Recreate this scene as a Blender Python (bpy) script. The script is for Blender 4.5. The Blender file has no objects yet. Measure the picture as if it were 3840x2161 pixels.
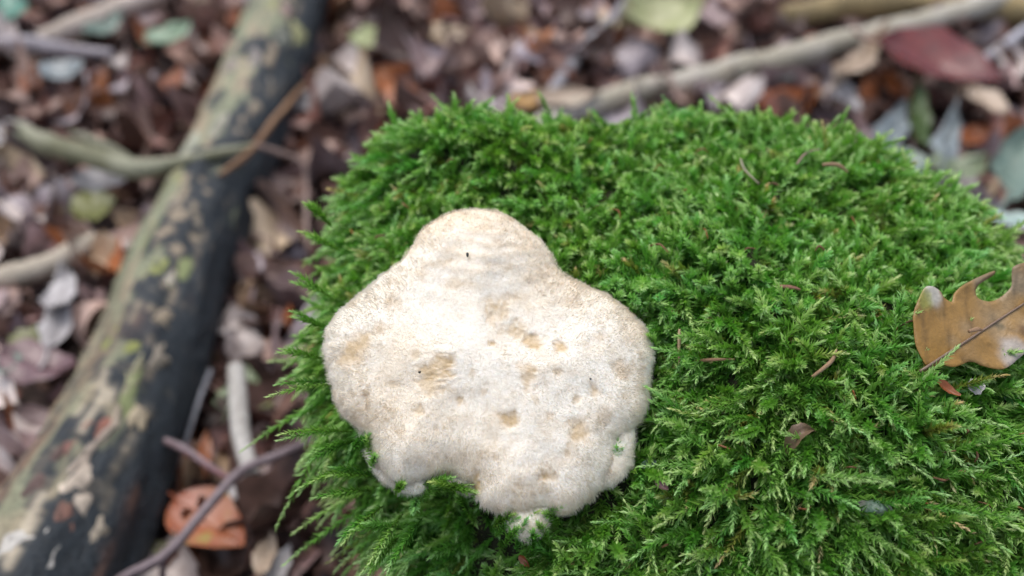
import bpy, math, random
import numpy as np
from mathutils import Vector, geometry

# ------------------------------------------------------------------ camera, sky, sun, exposure
SC = bpy.context.scene
COL = SC.collection
HC, PITCH, LENS = 0.55, math.radians(43.0), 35.0
FPX = 3840 * LENS / 36.0
cam_d = bpy.data.cameras.new('camera')
cam = bpy.data.objects.new('camera', cam_d)
COL.objects.link(cam)
cam.location = (0, 0, HC)
cam.rotation_euler = (math.pi / 2 - PITCH, 0, 0)
cam_d.lens = LENS
cam_d.sensor_width = 36
cam_d.clip_start, cam_d.clip_end = 0.01, 500
cam_d.dof.use_dof = True
cam_d.dof.focus_distance = 0.352
cam_d.dof.aperture_fstop = 4.8
SC.camera = cam

SUN_EL, SUN_AZ = math.radians(70), math.radians(-35)      # azimuth measured from +Y (away from camera) towards +X
W = bpy.data.worlds.new('World')
SC.world = W
W.use_nodes = True
wn, wl = W.node_tree.nodes, W.node_tree.links
bg = wn['Background']
sky = wn.new('ShaderNodeTexSky')
sky.sky_type = 'NISHITA'
sky.sun_disc = False
sky.sun_elevation = SUN_EL
sky.sun_rotation = SUN_AZ
sky.air_density, sky.dust_density, sky.ozone_density = 1.0, 4.0, 1.0
hs = wn.new('ShaderNodeHueSaturation')                     # overcast: the sky light is nearly grey
hs.inputs['Saturation'].default_value = 0.6
wl.new(sky.outputs[0], hs.inputs['Color'])
wl.new(hs.outputs[0], bg.inputs['Color'])
bg.inputs['Strength'].default_value = 0.12

sun_d = bpy.data.lights.new('sun', 'SUN')
sun_d.energy = 0.65
sun_d.angle = math.radians(50)
sun_d.color = (1.0, 0.98, 0.95)
sun = bpy.data.objects.new('sun', sun_d)
COL.objects.link(sun)
sd = Vector((math.sin(SUN_AZ) * math.cos(SUN_EL), math.cos(SUN_AZ) * math.cos(SUN_EL), math.sin(SUN_EL)))
sun.rotation_euler = sd.to_track_quat('Z', 'Y').to_euler()
sun.location = (0, 1, 3)

SC.view_settings.view_transform = 'Standard'
SC.view_settings.look = 'None'
SC.view_settings.exposure = 1.0
SC.view_settings.gamma = 1.0
SC.render.engine = 'CYCLES'
SC.cycles.use_denoising = True
SC.cycles.max_bounces = 10
SC.cycles.diffuse_bounces = 8
SC.cycles.transparent_max_bounces = 8

# ------------------------------------------------------------------ helpers
rng = np.random.default_rng(11)
random.seed(11)
RIGHT = np.array([1.0, 0, 0])
UP = np.array([0, math.sin(PITCH), math.cos(PITCH)])
FWD = np.array([0, math.cos(PITCH), -math.sin(PITCH)])
CAM = np.array([0, 0, HC])


def ray(u, v):
    return FWD + (u - 1920) / FPX * RIGHT - (v - 1080.5) / FPX * UP


def at_z(u, v, z):
    d = ray(u, v)
    return CAM + d * ((z - HC) / d[2])


def at_d(u, v, depth):
    return CAM + ray(u, v) * depth


def to_px(P):
    q = np.asarray(P) - CAM
    dep = q @ FWD
    return 1920 + FPX * (q @ RIGHT) / dep, 1080.5 - FPX * (q @ UP) / dep, dep


def nrm(a):
    return a / np.maximum(np.linalg.norm(a, axis=-1, keepdims=True), 1e-9)


def _hash(i, j, k, s):
    h = (i * 374761393 + j * 668265263 + k * 2147483647 + s * 1274126177) & 0xffffffff
    h = ((h ^ (h >> 13)) * 1274126177) & 0xffffffff
    h = h ^ (h >> 16)
    return (h & 0xffff) / 32767.5 - 1.0


def vnoise(P, scale=1.0, seed=0):
    """value noise in -1..1 for an (N,3) array"""
    P = np.asarray(P, float) * scale
    i = np.floor(P).astype(np.int64)
    f = P - i
    f = f * f * (3 - 2 * f)
    r = 0
    for a in (0, 1):
        for b in (0, 1):
            for c in (0, 1):
                w = (f[..., 0] if a else 1 - f[..., 0]) * (f[..., 1] if b else 1 - f[..., 1]) * (f[..., 2] if c else 1 - f[..., 2])
                r = r + w * _hash(i[..., 0] + a, i[..., 1] + b, i[..., 2] + c, seed)
    return r


def fbm(P, scale, oct=4, seed=0, gain=0.5):
    r, a, t = 0, 1.0, 0.0
    for o in range(oct):
        r = r + a * vnoise(P, scale * 2 ** o, seed + 17 * o)
        t += a
        a *= gain
    return r / t


def smooth(a, b, x):
    t = np.clip((x - a) / (b - a), 0, 1)
    return t * t * (3 - 2 * t)


def mesh(name, V, Fc, col=None, attrs=None, shade=True, vec=None):
    """mesh from arrays; Fc is an (M,3) or (M,4) array"""
    me = bpy.data.meshes.new(name)
    V = np.ascontiguousarray(V, np.float32)
    Fc = np.ascontiguousarray(Fc, np.int32)
    n, k = Fc.shape
    me.vertices.add(len(V))
    me.vertices.foreach_set('co', V.ravel())
    me.loops.add(n * k)
    me.loops.foreach_set('vertex_index', Fc.ravel())
    me.polygons.add(n)
    me.polygons.foreach_set('loop_start', np.arange(0, n * k, k, dtype=np.int32))
    me.polygons.foreach_set('loop_total', np.full(n, k, np.int32))
    me.polygons.foreach_set('use_smooth', np.full(n, shade, bool))
    me.update(calc_edges=True)
    if col is not None:
        c = np.ones((len(V), 4), np.float32)
        c[:, :3] = col
        a = me.color_attributes.new('Col', 'FLOAT_COLOR', 'POINT')
        a.data.foreach_set('color', c.ravel())
    for k_, v_ in (vec or {}).items():
        a = me.attributes.new(k_, 'FLOAT_VECTOR', 'POINT')
        a.data.foreach_set('vector', np.ascontiguousarray(v_, np.float32).ravel())
    for k_, v_ in (attrs or {}).items():
        a = me.attributes.new(k_, 'FLOAT', 'POINT')
        a.data.foreach_set('value', np.ascontiguousarray(v_, np.float32))
    return me


def obj(name, me, mat=None, parent=None):
    o = bpy.data.objects.new(name, me)
    COL.objects.link(o)
    if mat is not None and me is not None and not me.materials:
        me.materials.append(mat)
    if parent is not None:
        o.parent = parent
    return o


def tag(o, label=None, cat=None, group=None, kind=None):
    if label: o['label'] = label
    if cat: o['category'] = cat
    if group: o['group'] = group
    if kind: o['kind'] = kind
    return o


def grid_faces(nu, nv, closed_v=False):
    i, j = np.meshgrid(np.arange(nu - 1), np.arange(nv if closed_v else nv - 1), indexing='ij')
    a = i * nv + j
    b = i * nv + (j + 1) % nv
    c = (i + 1) * nv + (j + 1) % nv
    d = (i + 1) * nv + j
    return np.stack([a, b, c, d], -1).reshape(-1, 4)


# ------------------------------------------------------------------ materials
def mat_new(name):
    m = bpy.data.materials.new(name)
    m.use_nodes = True
    nt = m.node_tree
    return m, nt, nt.nodes['Principled BSDF']


def noise_node(nt, scale, detail=4, coord='Object', rough=0.6):
    tc = nt.nodes.new('ShaderNodeTexCoord')
    n = nt.nodes.new('ShaderNodeTexNoise')
    n.inputs['Scale'].default_value = scale
    n.inputs['Detail'].default_value = detail
    n.inputs['Roughness'].default_value = rough
    nt.links.new(tc.outputs[coord], n.inputs['Vector'])
    return n


def ramp(nt, src, stops):
    r = nt.nodes.new('ShaderNodeValToRGB')
    e = r.color_ramp.elements
    while len(e) < len(stops):
        e.new(0.5)
    for k, (p, c) in enumerate(stops):
        e[k].position = p
        e[k].color = (*c, 1)
    nt.links.new(src, r.inputs[0])
    return r


def mulcol(nt, a, b, fac=1.0, mode='MULTIPLY'):
    m = nt.nodes.new('ShaderNodeMix')
    m.data_type = 'RGBA'
    m.blend_type = mode
    m.inputs['Factor'].default_value = fac
    for s, i in ((a, 6), (b, 7)):
        if hasattr(s, 'links') or hasattr(s, 'is_linked'):
            nt.links.new(s, m.inputs[i])
        else:
            m.inputs[i].default_value = (*s, 1)
    return m.outputs[2]


def bump(nt, bsdf, src, dist, strength=1.0):
    b = nt.nodes.new('ShaderNodeBump')
    b.inputs['Distance'].default_value = dist
    b.inputs['Strength'].default_value = strength
    nt.links.new(src, b.inputs['Height'])
    nt.links.new(b.outputs[0], bsdf.inputs['Normal'])


def vcol_mat(name, rough=0.6, spec=0.4, nscale=120, lo=0.75, hi=1.2, bumpd=0.0, translucent=0.0):
    m, nt, b = mat_new(name)
    at = nt.nodes.new('ShaderNodeAttribute')
    at.attribute_name = 'Col'
    n = noise_node(nt, nscale)
    r = ramp(nt, n.outputs[0], [(0.3, (lo,) * 3), (0.7, (hi,) * 3)])
    c = mulcol(nt, at.outputs['Color'], r.outputs[0])
    nt.links.new(c, b.inputs['Base Color'])
    b.inputs['Roughness'].default_value = rough
    b.inputs['Specular IOR Level'].default_value = spec
    if bumpd:
        bump(nt, b, n.outputs[0], bumpd)
    if translucent:
        out = nt.nodes['Material Output']
        t = nt.nodes.new('ShaderNodeBsdfTranslucent')
        nt.links.new(c, t.inputs['Color'])
        mx = nt.nodes.new('ShaderNodeMixShader')
        mx.inputs[0].default_value = translucent
        nt.links.new(b.outputs[0], mx.inputs[1])
        nt.links.new(t.outputs[0], mx.inputs[2])
        nt.links.new(mx.outputs[0], out.inputs['Surface'])
    return m


def leaf_mat(name, base, second, rough=0.42, spot=None, var=0.35, scale=70, spec=0.5):
    """blotchy leaf colour, shifted per object"""
    m, nt, b = mat_new(name)
    n = noise_node(nt, scale, 5)
    oi = nt.nodes.new('ShaderNodeObjectInfo')
    ad = nt.nodes.new('ShaderNodeVectorMath')
    ad.operation = 'MULTIPLY_ADD'
    tc = nt.nodes.new('ShaderNodeTexCoord')
    cx = nt.nodes.new('ShaderNodeCombineXYZ')
    for k in range(3):
        nt.links.new(oi.outputs['Random'], cx.inputs[k])
    nt.links.new(cx.outputs[0], ad.inputs[0])
    ad.inputs[1].default_value = (9, 7, 5)
    nt.links.new(tc.outputs['Object'], ad.inputs[2])
    nt.links.new(ad.outputs[0], n.inputs['Vector'])
    stops = [(0.38, base), (0.62, second)]
    if spot:
        stops.append((0.72, spot))
    r = ramp(nt, n.outputs[0], stops)
    br = ramp(nt, oi.outputs['Random'], [(0, (1 - var, 1 - var * 1.1, 1 - var * 1.15)), (1, (1 + var, 1 + var * .9, 1 + var * .85))])
    c = mulcol(nt, r.outputs[0], br.outputs[0])
    nt.links.new(c, b.inputs['Base Color'])
    b.inputs['Roughness'].default_value = rough
    b.inputs['Specular IOR Level'].default_value = spec
    bump(nt, b, n.outputs[0], 0.002, 0.5)
    return m


M_GROUND, nt, b = mat_new('forest_soil')
n = noise_node(nt, 45, 8)
r = ramp(nt, n.outputs[0], [(0.3, (0.018, 0.011, 0.009)), (0.55, (0.07, 0.045, 0.038)), (0.72, (0.19, 0.13, 0.115))])
nt.links.new(r.outputs[0], b.inputs['Base Color'])
b.inputs['Roughness'].default_value = 0.85
bump(nt, b, n.outputs[0], 0.01)

M_LITTER = vcol_mat('leaf_litter', 0.5, 0.45, 160, 0.7, 1.25, 0.001)
M_BARK = vcol_mat('log_bark', 0.62, 0.4, 260, 0.6, 1.3, 0.002)
M_STUMP = vcol_mat('stump_wood', 0.85, 0.2, 150, 0.5, 1.4, 0.003)
M_TWIG = vcol_mat('twig_bark', 0.65, 0.35, 220, 0.75, 1.2, 0.001)
M_LICHEN = vcol_mat('lichen', 0.85, 0.2, 260, 0.8, 1.15, 0.001)
M_OAK = vcol_mat('oak_leaf', 0.42, 0.5, 320, 0.85, 1.1, 0.0006)

# moss: thin wet leaflets that pass light
M_MOSS, nt, b = mat_new('moss_leaflets')
at = nt.nodes.new('ShaderNodeAttribute')
at.attribute_name = 'Col'
nt.links.new(at.outputs['Color'], b.inputs['Base Color'])
b.inputs['Roughness'].default_value = 0.33
b.inputs['Specular IOR Level'].default_value = 0.5
tr = nt.nodes.new('ShaderNodeBsdfTranslucent')
nt.links.new(mulcol(nt, at.outputs['Color'], (0.95, 1.1, 0.5)), tr.inputs['Color'])
mx = nt.nodes.new('ShaderNodeMixShader')
mx.inputs[0].default_value = 0.38
nt.links.new(b.outputs[0], mx.inputs[1])
nt.links.new(tr.outputs[0], mx.inputs[2])
nt.links.new(mx.outputs[0], nt.nodes['Material Output'].inputs['Surface'])

# fungus: cream flesh with tan, wet, slightly glassy stains
M_CAP, nt, b = mat_new('fungus_flesh')
at = nt.nodes.new('ShaderNodeAttribute')
at.attribute_name = 'Col'
n = noise_node(nt, 900, 4)
c = mulcol(nt, at.outputs['Color'], ramp(nt, n.outputs[0], [(0.3, (0.9, 0.88, 0.84)), (0.65, (1.05,) * 3)]).outputs[0])
nt.links.new(c, b.inputs['Base Color'])
wet = nt.nodes.new('ShaderNodeAttribute')
wet.attribute_name = 'wet'
mr = nt.nodes.new('ShaderNodeMapRange')
mr.inputs['To Min'].default_value = 0.7
mr.inputs['To Max'].default_value = 0.16
nt.links.new(wet.outputs['Fac'], mr.inputs['Value'])
nt.links.new(mr.outputs[0], b.inputs['Roughness'])
b.inputs['Subsurface Weight'].default_value = 0.6
b.inputs['Subsurface Radius'].default_value = (1.0, 0.85, 0.65)
b.inputs['Subsurface Scale'].default_value = 0.002
bump(nt, b, n.outputs[0], 0.0003)

M_HAIR, nt, b = mat_new('fungus_hairs')
at = nt.nodes.new('ShaderNodeAttribute')
at.attribute_name = 'Col'
nt.links.new(at.outputs['Color'], b.inputs['Base Color'])
b.inputs['Roughness'].default_value = 0.55
tr = nt.nodes.new('ShaderNodeBsdfTranslucent')
nt.links.new(at.outputs['Color'], tr.inputs['Color'])
b.inputs['Specular IOR Level'].default_value = 0.25
mx = nt.nodes.new('ShaderNodeMixShader')
mx.inputs[0].default_value = 0.5
nt.links.new(b.outputs[0], mx.inputs[1])
nt.links.new(tr.outputs[0], mx.inputs[2])
nt.links.new(mx.outputs[0], nt.nodes['Material Output'].inputs['Surface'])


# ------------------------------------------------------------------ ground
def zg(x, y):
    P = np.stack([np.asarray(x, float), np.asarray(y, float), np.zeros_like(np.asarray(x, float))], -1)
    return 0.012 * fbm(P, 6, 3, 5)


def warp(a, lim, far):
    return np.sign(a) * (np.abs(a) * lim + np.maximum(np.abs(a) - 0.75, 0) ** 2 * 16 * (far - lim))


g = np.linspace(-1, 1, 241)
gx, gy = np.meshgrid(warp(g, 2.6, 60), warp(g, 2.6, 60) + 0.6, indexing='ij')
gz = zg(gx, gy) - 0.004
V = np.stack([gx, gy, gz], -1).reshape(-1, 3)
tag(obj('ground', mesh('ground', V, grid_faces(241, 241)[:, ::-1]), M_GROUND), kind='structure')

# ------------------------------------------------------------------ the mossy stump
SCX, SCY, SCZ = 0.075, 0.285, 0.288
rim_px = [  # silhouette of the cushion traced in the photograph, with the height it stands at
    (1325, 660, .268), (1390, 580, .278), (1490, 490, .286), (1600, 450, .290), (1760, 440, .290), (1960, 455, .285),
    (2200, 460, .284), (2550, 425, .288), (2850, 440, .286), (3050, 465, .284), (3250, 535, .282), (3450, 645, .280),
    (3640, 765, .276), (3800, 890, .272), (3930, 1170, .262), (4080, 1500, .25), (4100, 1950, .23), (3900, 2500, .205),
    (3400, 2850, .18), (2700, 2950, .17), (2000, 2750, .172), (1800, 2450, .18), (1690, 2200, .19), (1610, 2000, .202), (1520, 1830, .214),
    (1400, 1660, .228), (1290, 1500, .24), (1240, 1350, .248), (1250, 1200, .252), (1275, 1050, .255), (1300, 900, .258), (1315, 760, .262)]
rp = np.array([at_z(*q) for q in rim_px])
ra = np.arctan2(rp[:, 1] - SCY, rp[:, 0] - SCX)
o_ = np.argsort(ra)
ra, rp = ra[o_], rp[o_]
rr = np.hypot(rp[:, 0] - SCX, rp[:, 1] - SCY)
ra3 = np.concatenate([ra - 2 * np.pi, ra, ra + 2 * np.pi])
NT, NS = 220, 90
th = np.linspace(-np.pi, np.pi, NT, endpoint=False)


def per(vals):
    v = np.interp(th, ra3, np.tile(vals, 3))
    k = np.array([1, 2, 3, 2, 1]) / 9
    return sum(k[i] * np.roll(v, i - 2) for i in range(5))


Rm, Zm = per(rr), per(rp[:, 2])
s = np.concatenate([np.linspace(0, 1, 60), 1 + np.linspace(0, 1, 31)[1:]])[:NS]
S_, T_ = np.meshgrid(s, th, indexing='ij')
top = S_ <= 1
rad = np.where(top, S_, 1 - 0.20 * smooth(0.02, 0.5, S_ - 1) + 0.16 * np.clip(S_ - 1, 0, 1) ** 2) * Rm
zz = np.where(top, SCZ + (Zm - SCZ) * S_ ** 2.4, Zm * (1 - np.clip(S_ - 1, 0, 1)) - 0.03 * np.clip(S_ - 1, 0, 1))
rnd = smooth(0.8, 1.0, S_) * smooth(1.4, 1.0, S_)
zz = zz - 0.010 * rnd * np.where(top, S_ ** 8, 1)
SV = np.stack([SCX + rad * np.cos(T_), SCY + rad * np.sin(T_), zz], -1).reshape(-1, 3)
# lumps of the cushion
lump = 0.006 * fbm(SV, 22, 3, 3) + 0.003 * fbm(SV, 60, 2, 9)
lift = 0.010 * np.exp(-(((SV[:, 0] + 0.035) / 0.045) ** 2 + ((SV[:, 1] - 0.37) / 0.035) ** 2))
SV[:, 2] += (lump + lift) * smooth(0.0, 0.12, SV[:, 2])
SF = grid_faces(NS, NT, True)

cap_n = nrm(np.array([0.03, -math.sin(math.radians(30)), math.cos(math.radians(30))]))
CAP_C = at_d(1850, 1420, 0.362)


def cap_plane_z(x, y):
    return CAP_C[2] - (cap_n[0] * (x - CAP_C[0]) + cap_n[1] * (y - CAP_C[1])) / cap_n[2]


# press the stump down under the fungus so that the cap sits on it
pl = cap_plane_z(SV[:, 0], SV[:, 1]) - 0.010
dist = np.hypot((SV[:, 0] - CAP_C[0]) / 0.075, (SV[:, 1] - CAP_C[1]) / 0.072)
k_ = smooth(1.35, 0.8, dist) * (SV[:, 2] > 0.15)
SV[:, 2] = np.where(SV[:, 2] > pl, SV[:, 2] + (pl - SV[:, 2]) * k_, SV[:, 2])

stump = obj('mossy_stump', None)
stump.location = (SCX, SCY, 0)
tag(stump, 'rounded tree stump cushioned in vivid green moss, bearing the pale fungus', 'stump')
off = np.array([SCX, SCY, 0])
bk = fbm(SV * np.array([1, 1, .25]), 60, 4, 21)
scol = np.array([0.02, 0.022, 0.010]) + np.clip(bk, 0, 1)[:, None] * np.array([0.06, 0.055, 0.03])
obj('wood', mesh('wood', SV - off, SF, scol), M_STUMP, stump)


# ------------------------------------------------------------------ the fungus
def catmull(P, n):
    P = np.asarray(P, float)
    m = len(P)
    t = np.linspace(0, m, n, endpoint=False)
    i = t.astype(int)
    f = (t - i)[:, None]
    p0, p1, p2, p3 = P[(i - 1) % m], P[i % m], P[(i + 1) % m], P[(i + 2) % m]
    return 0.5 * (2 * p1 + (p2 - p0) * f + (2 * p0 - 5 * p1 + 4 * p2 - p3) * f ** 2 + (3 * p1 - p0 - 3 * p2 + p3) * f ** 3)


def seg_dist(P, poly):
    """distance of points (N,2) to a closed polyline"""
    best = np.full(len(P), 1e9)
    for a, b2 in zip(poly, np.roll(poly, -1, 0)):
        ab = b2 - a
        t = np.clip(((P - a) @ ab) / max(ab @ ab, 1e-12), 0, 1)
        best = np.minimum(best, np.linalg.norm(P - a - t[:, None] * ab, axis=1))
    return best


E1 = nrm(np.cross(np.array([0, 1.0, 0]), cap_n))            # to the side, in the cap's plane
E2 = np.cross(cap_n, E1)                                    # up the cap


def to_plane(px, lift=0.0):
    out = []
    c = CAP_C + cap_n * lift
    for u, v in px:
        d = ray(u, v)
        P = CAM + d * (((c - CAM) @ cap_n) / (d @ cap_n))
        out.append([(P - CAP_C) @ E1, (P - CAP_C) @ E2])
    return np.array(out)


K = 3840 / 2576.0
SPOTS = [(1250, 800, 34, 28, .8), (1240, 825, 18, 18, .6), (1300, 855, 55, 24, .75), (1330, 878, 36, 24, .8), (1405, 895, 19, 17, 1.0), (1110, 945, 48, 40, .9),
         (1135, 930, 18, 12, .6), (1085, 985, 36, 26, .7), (900, 880, 42, 34, .7), (885, 925, 30, 22, .6), (1238, 886, 12, 8, .9), (1330, 962, 24, 32, .8),
         (1160, 1022, 14, 13, .6), (1060, 1047, 13, 14, .6), (1280, 1070, 22, 18, .9), (1255, 1055, 14, 12, .5), (1450, 1100, 32, 34, .8),
         (1440, 1080, 22, 16, .5), (1370, 1205, 22, 22, .9), (1485, 992, 22, 18, .7), (1440, 1022, 14, 13, .7), (1550, 942, 28, 34, .5),
         (1050, 915, 14, 12, .6), (1155, 742, 34, 16, .4), (960, 850, 26, 18, .4), (932, 1012, 10, 24, .5), (1200, 1205, 16, 34, 1.0),
         (1285, 770, 30, 10, .4), (1395, 955, 12, 10, .5), (1000, 985, 14, 10, .4), (1190, 960, 10, 10, .4), (1340, 1020, 10, 12, .4), (1215, 1005, 9, 9, .4),
         (1300, 940, 12, 10, .4), (1380, 1060, 12, 9, .4), (1420, 1150, 14, 11, .4), (1100, 1090, 16, 12, .35), (1010, 1100, 18, 14, .3), (1500, 870, 22, 14, .3),
         (1110, 690, 30, 12, .35), (1300, 650, 46, 12, .35), (1240, 610, 60, 10, .3), (1250, 700, 60, 12, .3), (1430, 780, 40, 16, .3), (1000, 780, 36, 14, .3),
         (890, 1000, 16, 20, .3), (1560, 1010, 16, 20, .4), (1515, 1060, 16, 22, .35), (1245, 1160, 14, 12, .3), (1310, 1230, 14, 10, .3)]


def cap_mesh(out_px, centre_px, thick, edge, na=420, nr=120, lift=0.0, under=0.007, spots=True, seed=0, rip=0.012):
    O = catmull(to_plane([(x * K, y * K) for x, y in out_px], lift), na)
    c = to_plane([(centre_px[0] * K, centre_px[1] * K)], lift)[0]
    an = np.linspace(0, 1, na, endpoint=False)
    wob = fbm(np.stack([O[:, 0], O[:, 1], O[:, 0] * 0], -1), 260, 3, 40 + seed) * 0.0011
    O = O + nrm(O - c) * wob[:, None]
    t = 1 - (1 - np.linspace(0, 1, nr)) ** 1.7
    A = c + (O - c)[None] * t[:, None, None]
    P2 = A.reshape(-1, 2)
    d = seg_dist(P2, O[::3])
    e = np.clip(d / edge, 0, 1)
    h = thick * np.sqrt(np.clip(1 - (1 - e) ** 2, 0, 1))
    Q = np.stack([P2[:, 0], P2[:, 1], P2[:, 0] * 0], -1)
    inner = smooth(0, 0.012, d)
    h = h + inner * (0.0012 * fbm(Q, 45, 3, 7 + seed) + 0.0004 * fbm(Q, 170, 3, 8 + seed))
    stain = np.zeros(len(P2))
    wet = np.zeros(len(P2))
    if spots:
        h = h + inner * 0.006 * smooth(0.0, 0.05, d)                                # the middle swells
        lobe = to_plane([(1215 * K, 625 * K)], lift)[0]
        h = h + 0.006 * np.exp(-(np.linalg.norm(P2 - lobe, axis=1) / 0.022) ** 2)   # upper lobe
        # faint growth zones round the upper lobe
        zc = to_plane([(1210 * K, 480 * K)], lift)[0]
        rz = np.linalg.norm(P2 - zc, axis=1) + 0.0035 * fbm(Q, 60, 3, 90)
        zone = np.sin(rz / 0.0043 * 2 * np.pi * 0.8) * smooth(0.07, 0.03, rz)
        h = h + 0.00012 * zone
        stain += 0.16 * np.clip(zone, 0, 1)
        for (x, y, rx, ry, a) in SPOTS:
            p = to_plane([(x * K, y * K)], lift)[0]
            q = P2 - p
            sx = K * 0.362 / FPX
            rr_ = np.hypot(q[:, 0] / (rx * sx), q[:, 1] / (ry * sx * 1.05))
            rr_ = rr_ + 0.8 * fbm(Q, 260, 3, int(x)) + 0.35 * fbm(Q, 900, 2, int(y))
            w = a * smooth(1.3, 0.2, rr_)
            stain = np.maximum(stain, w) + 0.15 * np.minimum(stain, w)
            h -= 0.0006 * w * (rx > 10)
            wet = np.maximum(wet, w * (a > .55))
    stain = stain + (1.0 if spots else 0.2) * (0.22 * smooth(-0.1, 0.55, fbm(Q, 110, 4, 61 + seed)) + 0.13 * smooth(0.0, 0.5, fbm(Q, 420, 3, 62 + seed)))
    stain = np.clip(stain, 0, 1.1)
    wetn = wet * smooth(-0.2, 0.25, fbm(Q, 500, 3, 77))
    h = h + wetn * 0.0002 * vnoise(Q, 1400, 5)
    X = CAP_C + cap_n * lift + P2[:, :1] * E1 + P2[:, 1:] * E2 + h[:, None] * cap_n
    # underside: rolls in beneath the rim
    nb = 14
    tb = np.linspace(1, 0, nb + 1)[1:]
    B = c + (O - c)[None] * (tb[:, None, None] ** 0.9)
    hb = -under * np.sin(np.clip((1 - tb) * 3, 0, 1) * np.pi / 2)
    XB = CAP_C + cap_n * lift + B[..., :1] * E1 + B[..., 1:] * E2 + hb[:, None, None] * cap_n
    XX = np.concatenate([X, XB.reshape(-1, 3)])
    F_ = grid_faces(nr + nb, na, True)
    cream = np.array([0.825, 0.75, 0.63])
    white = np.array([0.845, 0.81, 0.735])
    tan = np.array([0.55, 0.41, 0.235])
    mixw = smooth(-0.35, 0.35, fbm(Q, 30, 3, 15 + seed)) if spots else np.ones(len(Q))
    base = cream + (white - cream) * mixw[:, None]
    colr = base + (tan - base) * np.clip(stain * 0.95, 0, 1)[:, None]
    colr = np.concatenate([colr, np.tile(white, (na * nb, 1))])
    wv = np.concatenate([wetn, np.zeros(na * nb)])
    return XX, F_, colr, wv, dict(nr=nr, na=na, c=c, d=d, stain=stain, wet=wet, P2=P2)


def hairs(X, F_, colr, info, count, lmin, lmax, wid, seed, lean=0.9, edge_boost=1.0):
    r = np.random.default_rng(seed)
    na, nr = info['na'], info['nr']
    ntop = (nr + 2) * na
    Fq = F_[:(nr - 1) * na]
    a, b_, c_, d_ = (X[Fq[:, i]] for i in range(4))
    ar = 0.5 * np.linalg.norm(np.cross(c_ - a, d_ - b_), axis=1)
    nn = nrm(np.cross(d_ - b_, a - c_))
    if (nn[:len(nn) // 2] @ cap_n).mean() < 0:
        nn = -nn
    pk = r.choice(len(Fq), count, p=ar / ar.sum())
    u, v = r.random((2, count, 1))
    P = (a[pk] * (1 - u) + b_[pk] * u) * (1 - v) + (d_[pk] * (1 - u) + c_[pk] * u) * v
    N = nn[pk]
    vi = np.minimum(Fq[pk, 0], len(info['d']) - 1)
    dd, st, wt = info['d'][vi], info['stain'][vi], info['wet'][vi]
    C3 = CAP_C + info['c'][0] * E1 + info['c'][1] * E2
    out = P - C3
    out = nrm(out - (out * N).sum(1, keepdims=True) * N)
    near = smooth(0.02, 0.0, dd)[:, None]
    cl = np.stack([vnoise(P, 700, seed + q) for q in range(3)], -1)
    cl2 = np.stack([vnoise(P, 1900, seed + 5 + q) for q in range(3)], -1)
    D = nrm(N * (0.75 + 0.25 * near) + out * lean * (1.5 - 0.5 * near) + 0.28 * cl + 0.30 * cl2 + 0.12 * r.normal(size=(count, 3)))
    L = (lmin + (lmax - lmin) * r.random(count) ** 1.3) * (1 - 0.92 * smooth(0.15, 0.6, wt)) * (0.8 + 0.35 * vnoise(P, 350, 3)) * (1 + (edge_boost - 1) * near[:, 0])
    Wd = nrm(np.cross(D, N)) * (wid * (0.7 + 0.6 * r.random(count)))[:, None]
    tip = P + D * L[:, None] + np.array([0, 0, -1.0]) * (L * 0.12)[:, None]
    mid = P + D * (L * 0.45)[:, None] + N * (wid * 0.8)
    P0 = P - N * 0.0002
    V = np.stack([P0 - Wd, P0 + Wd, tip, mid], 1).reshape(-1, 3)
    i = np.arange(count)[:, None] * 4
    Fh = np.concatenate([i + [0, 3, 2], i + [3, 1, 2]]).reshape(-1, 3)
    bc = colr[np.minimum(Fq[pk, 0], len(colr) - 1)]
    tipc = bc + (np.array([0.94, 0.93, 0.90]) - bc) * (0.7 * (1 - 0.75 * np.clip(st, 0, 1))[:, None])
    bc = bc + (np.array([0.9, 0.88, 0.82]) - bc) * 0.35
    tn = smooth(0.1, 0.6, vnoise(P, 260, 88))[:, None]
    tipc = tipc * (1 - 0.25 * tn) + np.array([0.74, 0.62, 0.44]) * 0.25 * tn
    cc = np.stack([bc, bc, tipc, tipc * 0.98], 1).reshape(-1, 3)
    sn = nrm(N + 0.35 * D)
    return V, Fh, cc, np.repeat(sn, 4, 0)


MAIN = [(1190, 543), (1240, 547), (1290, 566), (1340, 600), (1375, 635), (1400, 678), (1430, 704), (1480, 724), (1530, 750), (1580, 788),
        (1612, 822), (1632, 860), (1642, 910), (1639, 960), (1634, 1010), (1622, 1052), (1590, 1085), (1556, 1112), (1548, 1165), (1522, 1213),
        (1492, 1250), (1450, 1285), (1415, 1299), (1380, 1288), (1340, 1288), (1300, 1298), (1252, 1293), (1217, 1278), (1203, 1257), (1195, 1236),
        (1184, 1220), (1158, 1205), (1120, 1196), (1080, 1204), (1040, 1215), (1010, 1222), (975, 1205), (955, 1180), (942, 1145), (930, 1112), (908, 1086),
        (885, 1070), (865, 1048), (845, 1013), (832, 970), (824, 930), (818, 880), (823, 838), (840, 808), (865, 780), (900, 750), (940, 715),
        (985, 680), (1020, 653), (1045, 620), (1065, 590), (1095, 566), (1140, 549)]
fungus = obj('bracket_fungus', None)
fungus.location = CAP_C
tag(fungus, 'pale cream hairy bracket fungus with tan wet spots, growing on the mossy stump', 'fungus')
fo = CAP_C


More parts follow.
